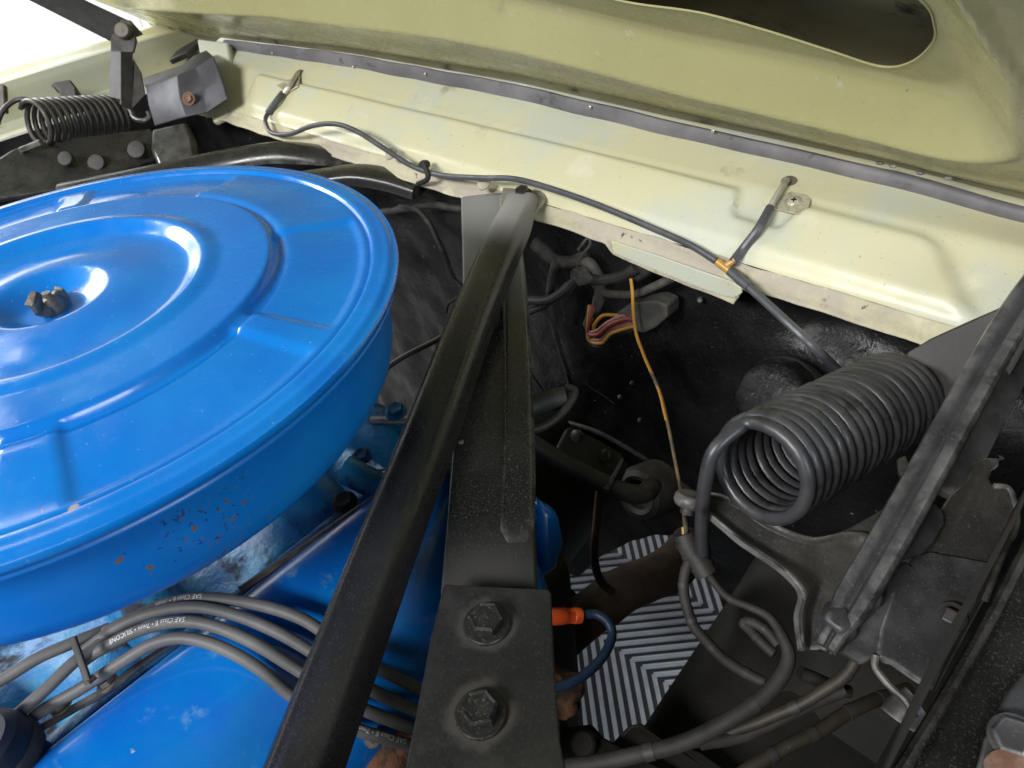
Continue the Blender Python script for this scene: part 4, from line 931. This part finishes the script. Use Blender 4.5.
# ================================================================== SPARK PLUG WIRES
plugs = {
 'uppermost': [(105, 632, .452), (135, 617, .452), (165, 604, .450), (205, 598, .447), (255, 604, .445), (300, 618, .440), (335, 640, .438), (375, 666, .436), (425, 692, .438), (450, 705, .44)],
 'second': [(85, 650, .446), (120, 626, .446), (155, 612, .444), (195, 607, .441), (235, 615, .439), (275, 631, .436), (312, 652, .434), (360, 684, .430), (420, 713, .432), (450, 725, .435)],
 'third': [(85, 660, .440), (100, 650, .440), (135, 632, .438), (175, 622, .435), (210, 625, .432), (250, 641, .430), (295, 668, .430), (350, 703, .427), (415, 729, .43), (450, 740, .432)],
 'lowest': [(0, 742, .420), (40, 712, .424), (82, 688, .428), (125, 660, .431), (155, 643, .430), (185, 638, .428), (220, 647, .426), (258, 668, .424), (298, 700, .424), (350, 727, .424), (412, 746, .427), (450, 757, .43)],
}
texts = {'uppermost': ('SAE Class E • 7mm', 206, 152), 'third': ('SAE Class E • 7mm • SILICONE', 190, 118), 'lowest': ('SAE Class E • 7mm • SIL', 408, 346)}
def put_text(parent, path, r, body_, px_start, px_end):
    """print the text on the side of the wire that faces up and to the front, running against the path"""
    cu = bpy.data.curves.new('print', 'FONT'); cu.body = body_; cu.size = 1.0; cu.fill_mode = 'BOTH'; cu.resolution_u = 2
    to = bpy.data.objects.new('print_tmp', cu); COL.objects.link(to)
    dg = bpy.context.evaluated_depsgraph_get(); me = bpy.data.meshes.new_from_object(to.evaluated_get(dg))
    bpy.data.objects.remove(to)
    bm = bmesh.new(); bm.from_mesh(me)
    for _ in range(1): bmesh.ops.subdivide_edges(bm, edges=[e for e in bm.edges if e.calc_length() > .25], cuts=2)
    T, N = frames(path); acc = [0]
    for i in range(1, len(path)): acc.append(acc[-1] + (path[i] - path[i - 1]).length)
    def scr(p):
        c = RM.T @ (np.array(p) - CP); return 512 + FPX * c[0] / c[2]
    s0 = min(range(len(path)), key=lambda i: abs(scr(path[i]) - px_start))
    size = r * 1.05
    for v in bm.verts:
        s_ = acc[s0] - v.co.x * size; s_ = max(acc[0], min(acc[-1], s_))
        i = max(k for k in range(len(acc)) if acc[k] <= s_); i = min(i, len(path) - 2)
        f_ = (s_ - acc[i]) / max(acc[i + 1] - acc[i], 1e-9); c = path[i].lerp(path[i + 1], f_); t = (path[i + 1] - path[i]).normalized()
        vw = (Vector(CP) - c); vw = (vw - t * vw.dot(t)).normalized(); side = t.cross(vw)
        if side.z < 0 and False: side = -side
        # letters upside down: their tops point down the picture
        up_s = side
        pa_, pb_ = c, c + side * .001
        ca = RM.T @ (np.array(pa_) - CP); cb = RM.T @ (np.array(pb_) - CP)
        if cb[1] / cb[2] < ca[1] / ca[2]: up_s = -side
        an = (v.co.y * size - size * .42 ) / r - .25
        v.co = c + (vw * math.cos(an) + up_s * math.sin(an)) * (r + .00025)
    bm.to_mesh(me); bm.free()
    o = bpy.data.objects.new('printed_text', me); COL.objects.link(o); o.parent = parent; me.materials.clear(); me.materials.append(M['white_print'])
for k, pts in plugs.items():
    path = spline(PP(pts), 8)
    o = MB().tube(path, .0037, 14).build('spark_plug_wire', M['wire_grey'])
    tag(o, {'uppermost': 'uppermost grey spark plug wire arching from under the air cleaner', 'second': 'second grey spark plug wire from the top, unprinted', 'third': 'third grey spark plug wire from the top, with white print', 'lowest': 'lowest grey spark plug wire lying on the blue rocker cover'}[k], 'spark plug wire', 'spark plug wires')
    if k in texts: put_text(o, path, .0037, *texts[k])
for pts, lab in (([(-20, 692, .43), (10, 675, .435), (40, 657, .44), (80, 640, .45), (110, 628, .46)], 'spark plug wire entering at the left edge closest to the air cleaner'),
                 ([(-6, 735, .412), (20, 712, .418), (45, 690, .424), (72, 664, .432), (88, 653, .438), (105, 640, .446)], 'spark plug wire crossing the separator bar above the oil cap'),):
    o = MB().tube(spline(PP(pts), 7), .0038, 12).build('spark_plug_wire', M['wire_grey']); tag(o, lab, 'spark plug wire', 'spark plug wires')
sepr = empty('wire_separator', 'thin black separator bar holding the spark plug wires apart', 'wire separator')
MB().sweep(rrect(.0020, .0012, .0006, 2), spline(PP([(73, 638, .428), (79, 655, .424), (86, 675, .420), (89, 684, .419)]), 5), (0, -.3, 1)).build('bar', M['rubber'], sepr)
MB().sweep(rrect(.0020, .0012, .0006, 2), PP([(88, 682, .4185), (95, 676, .4215)]), (0, -.3, 1)).build('foot', M['rubber'], sepr)
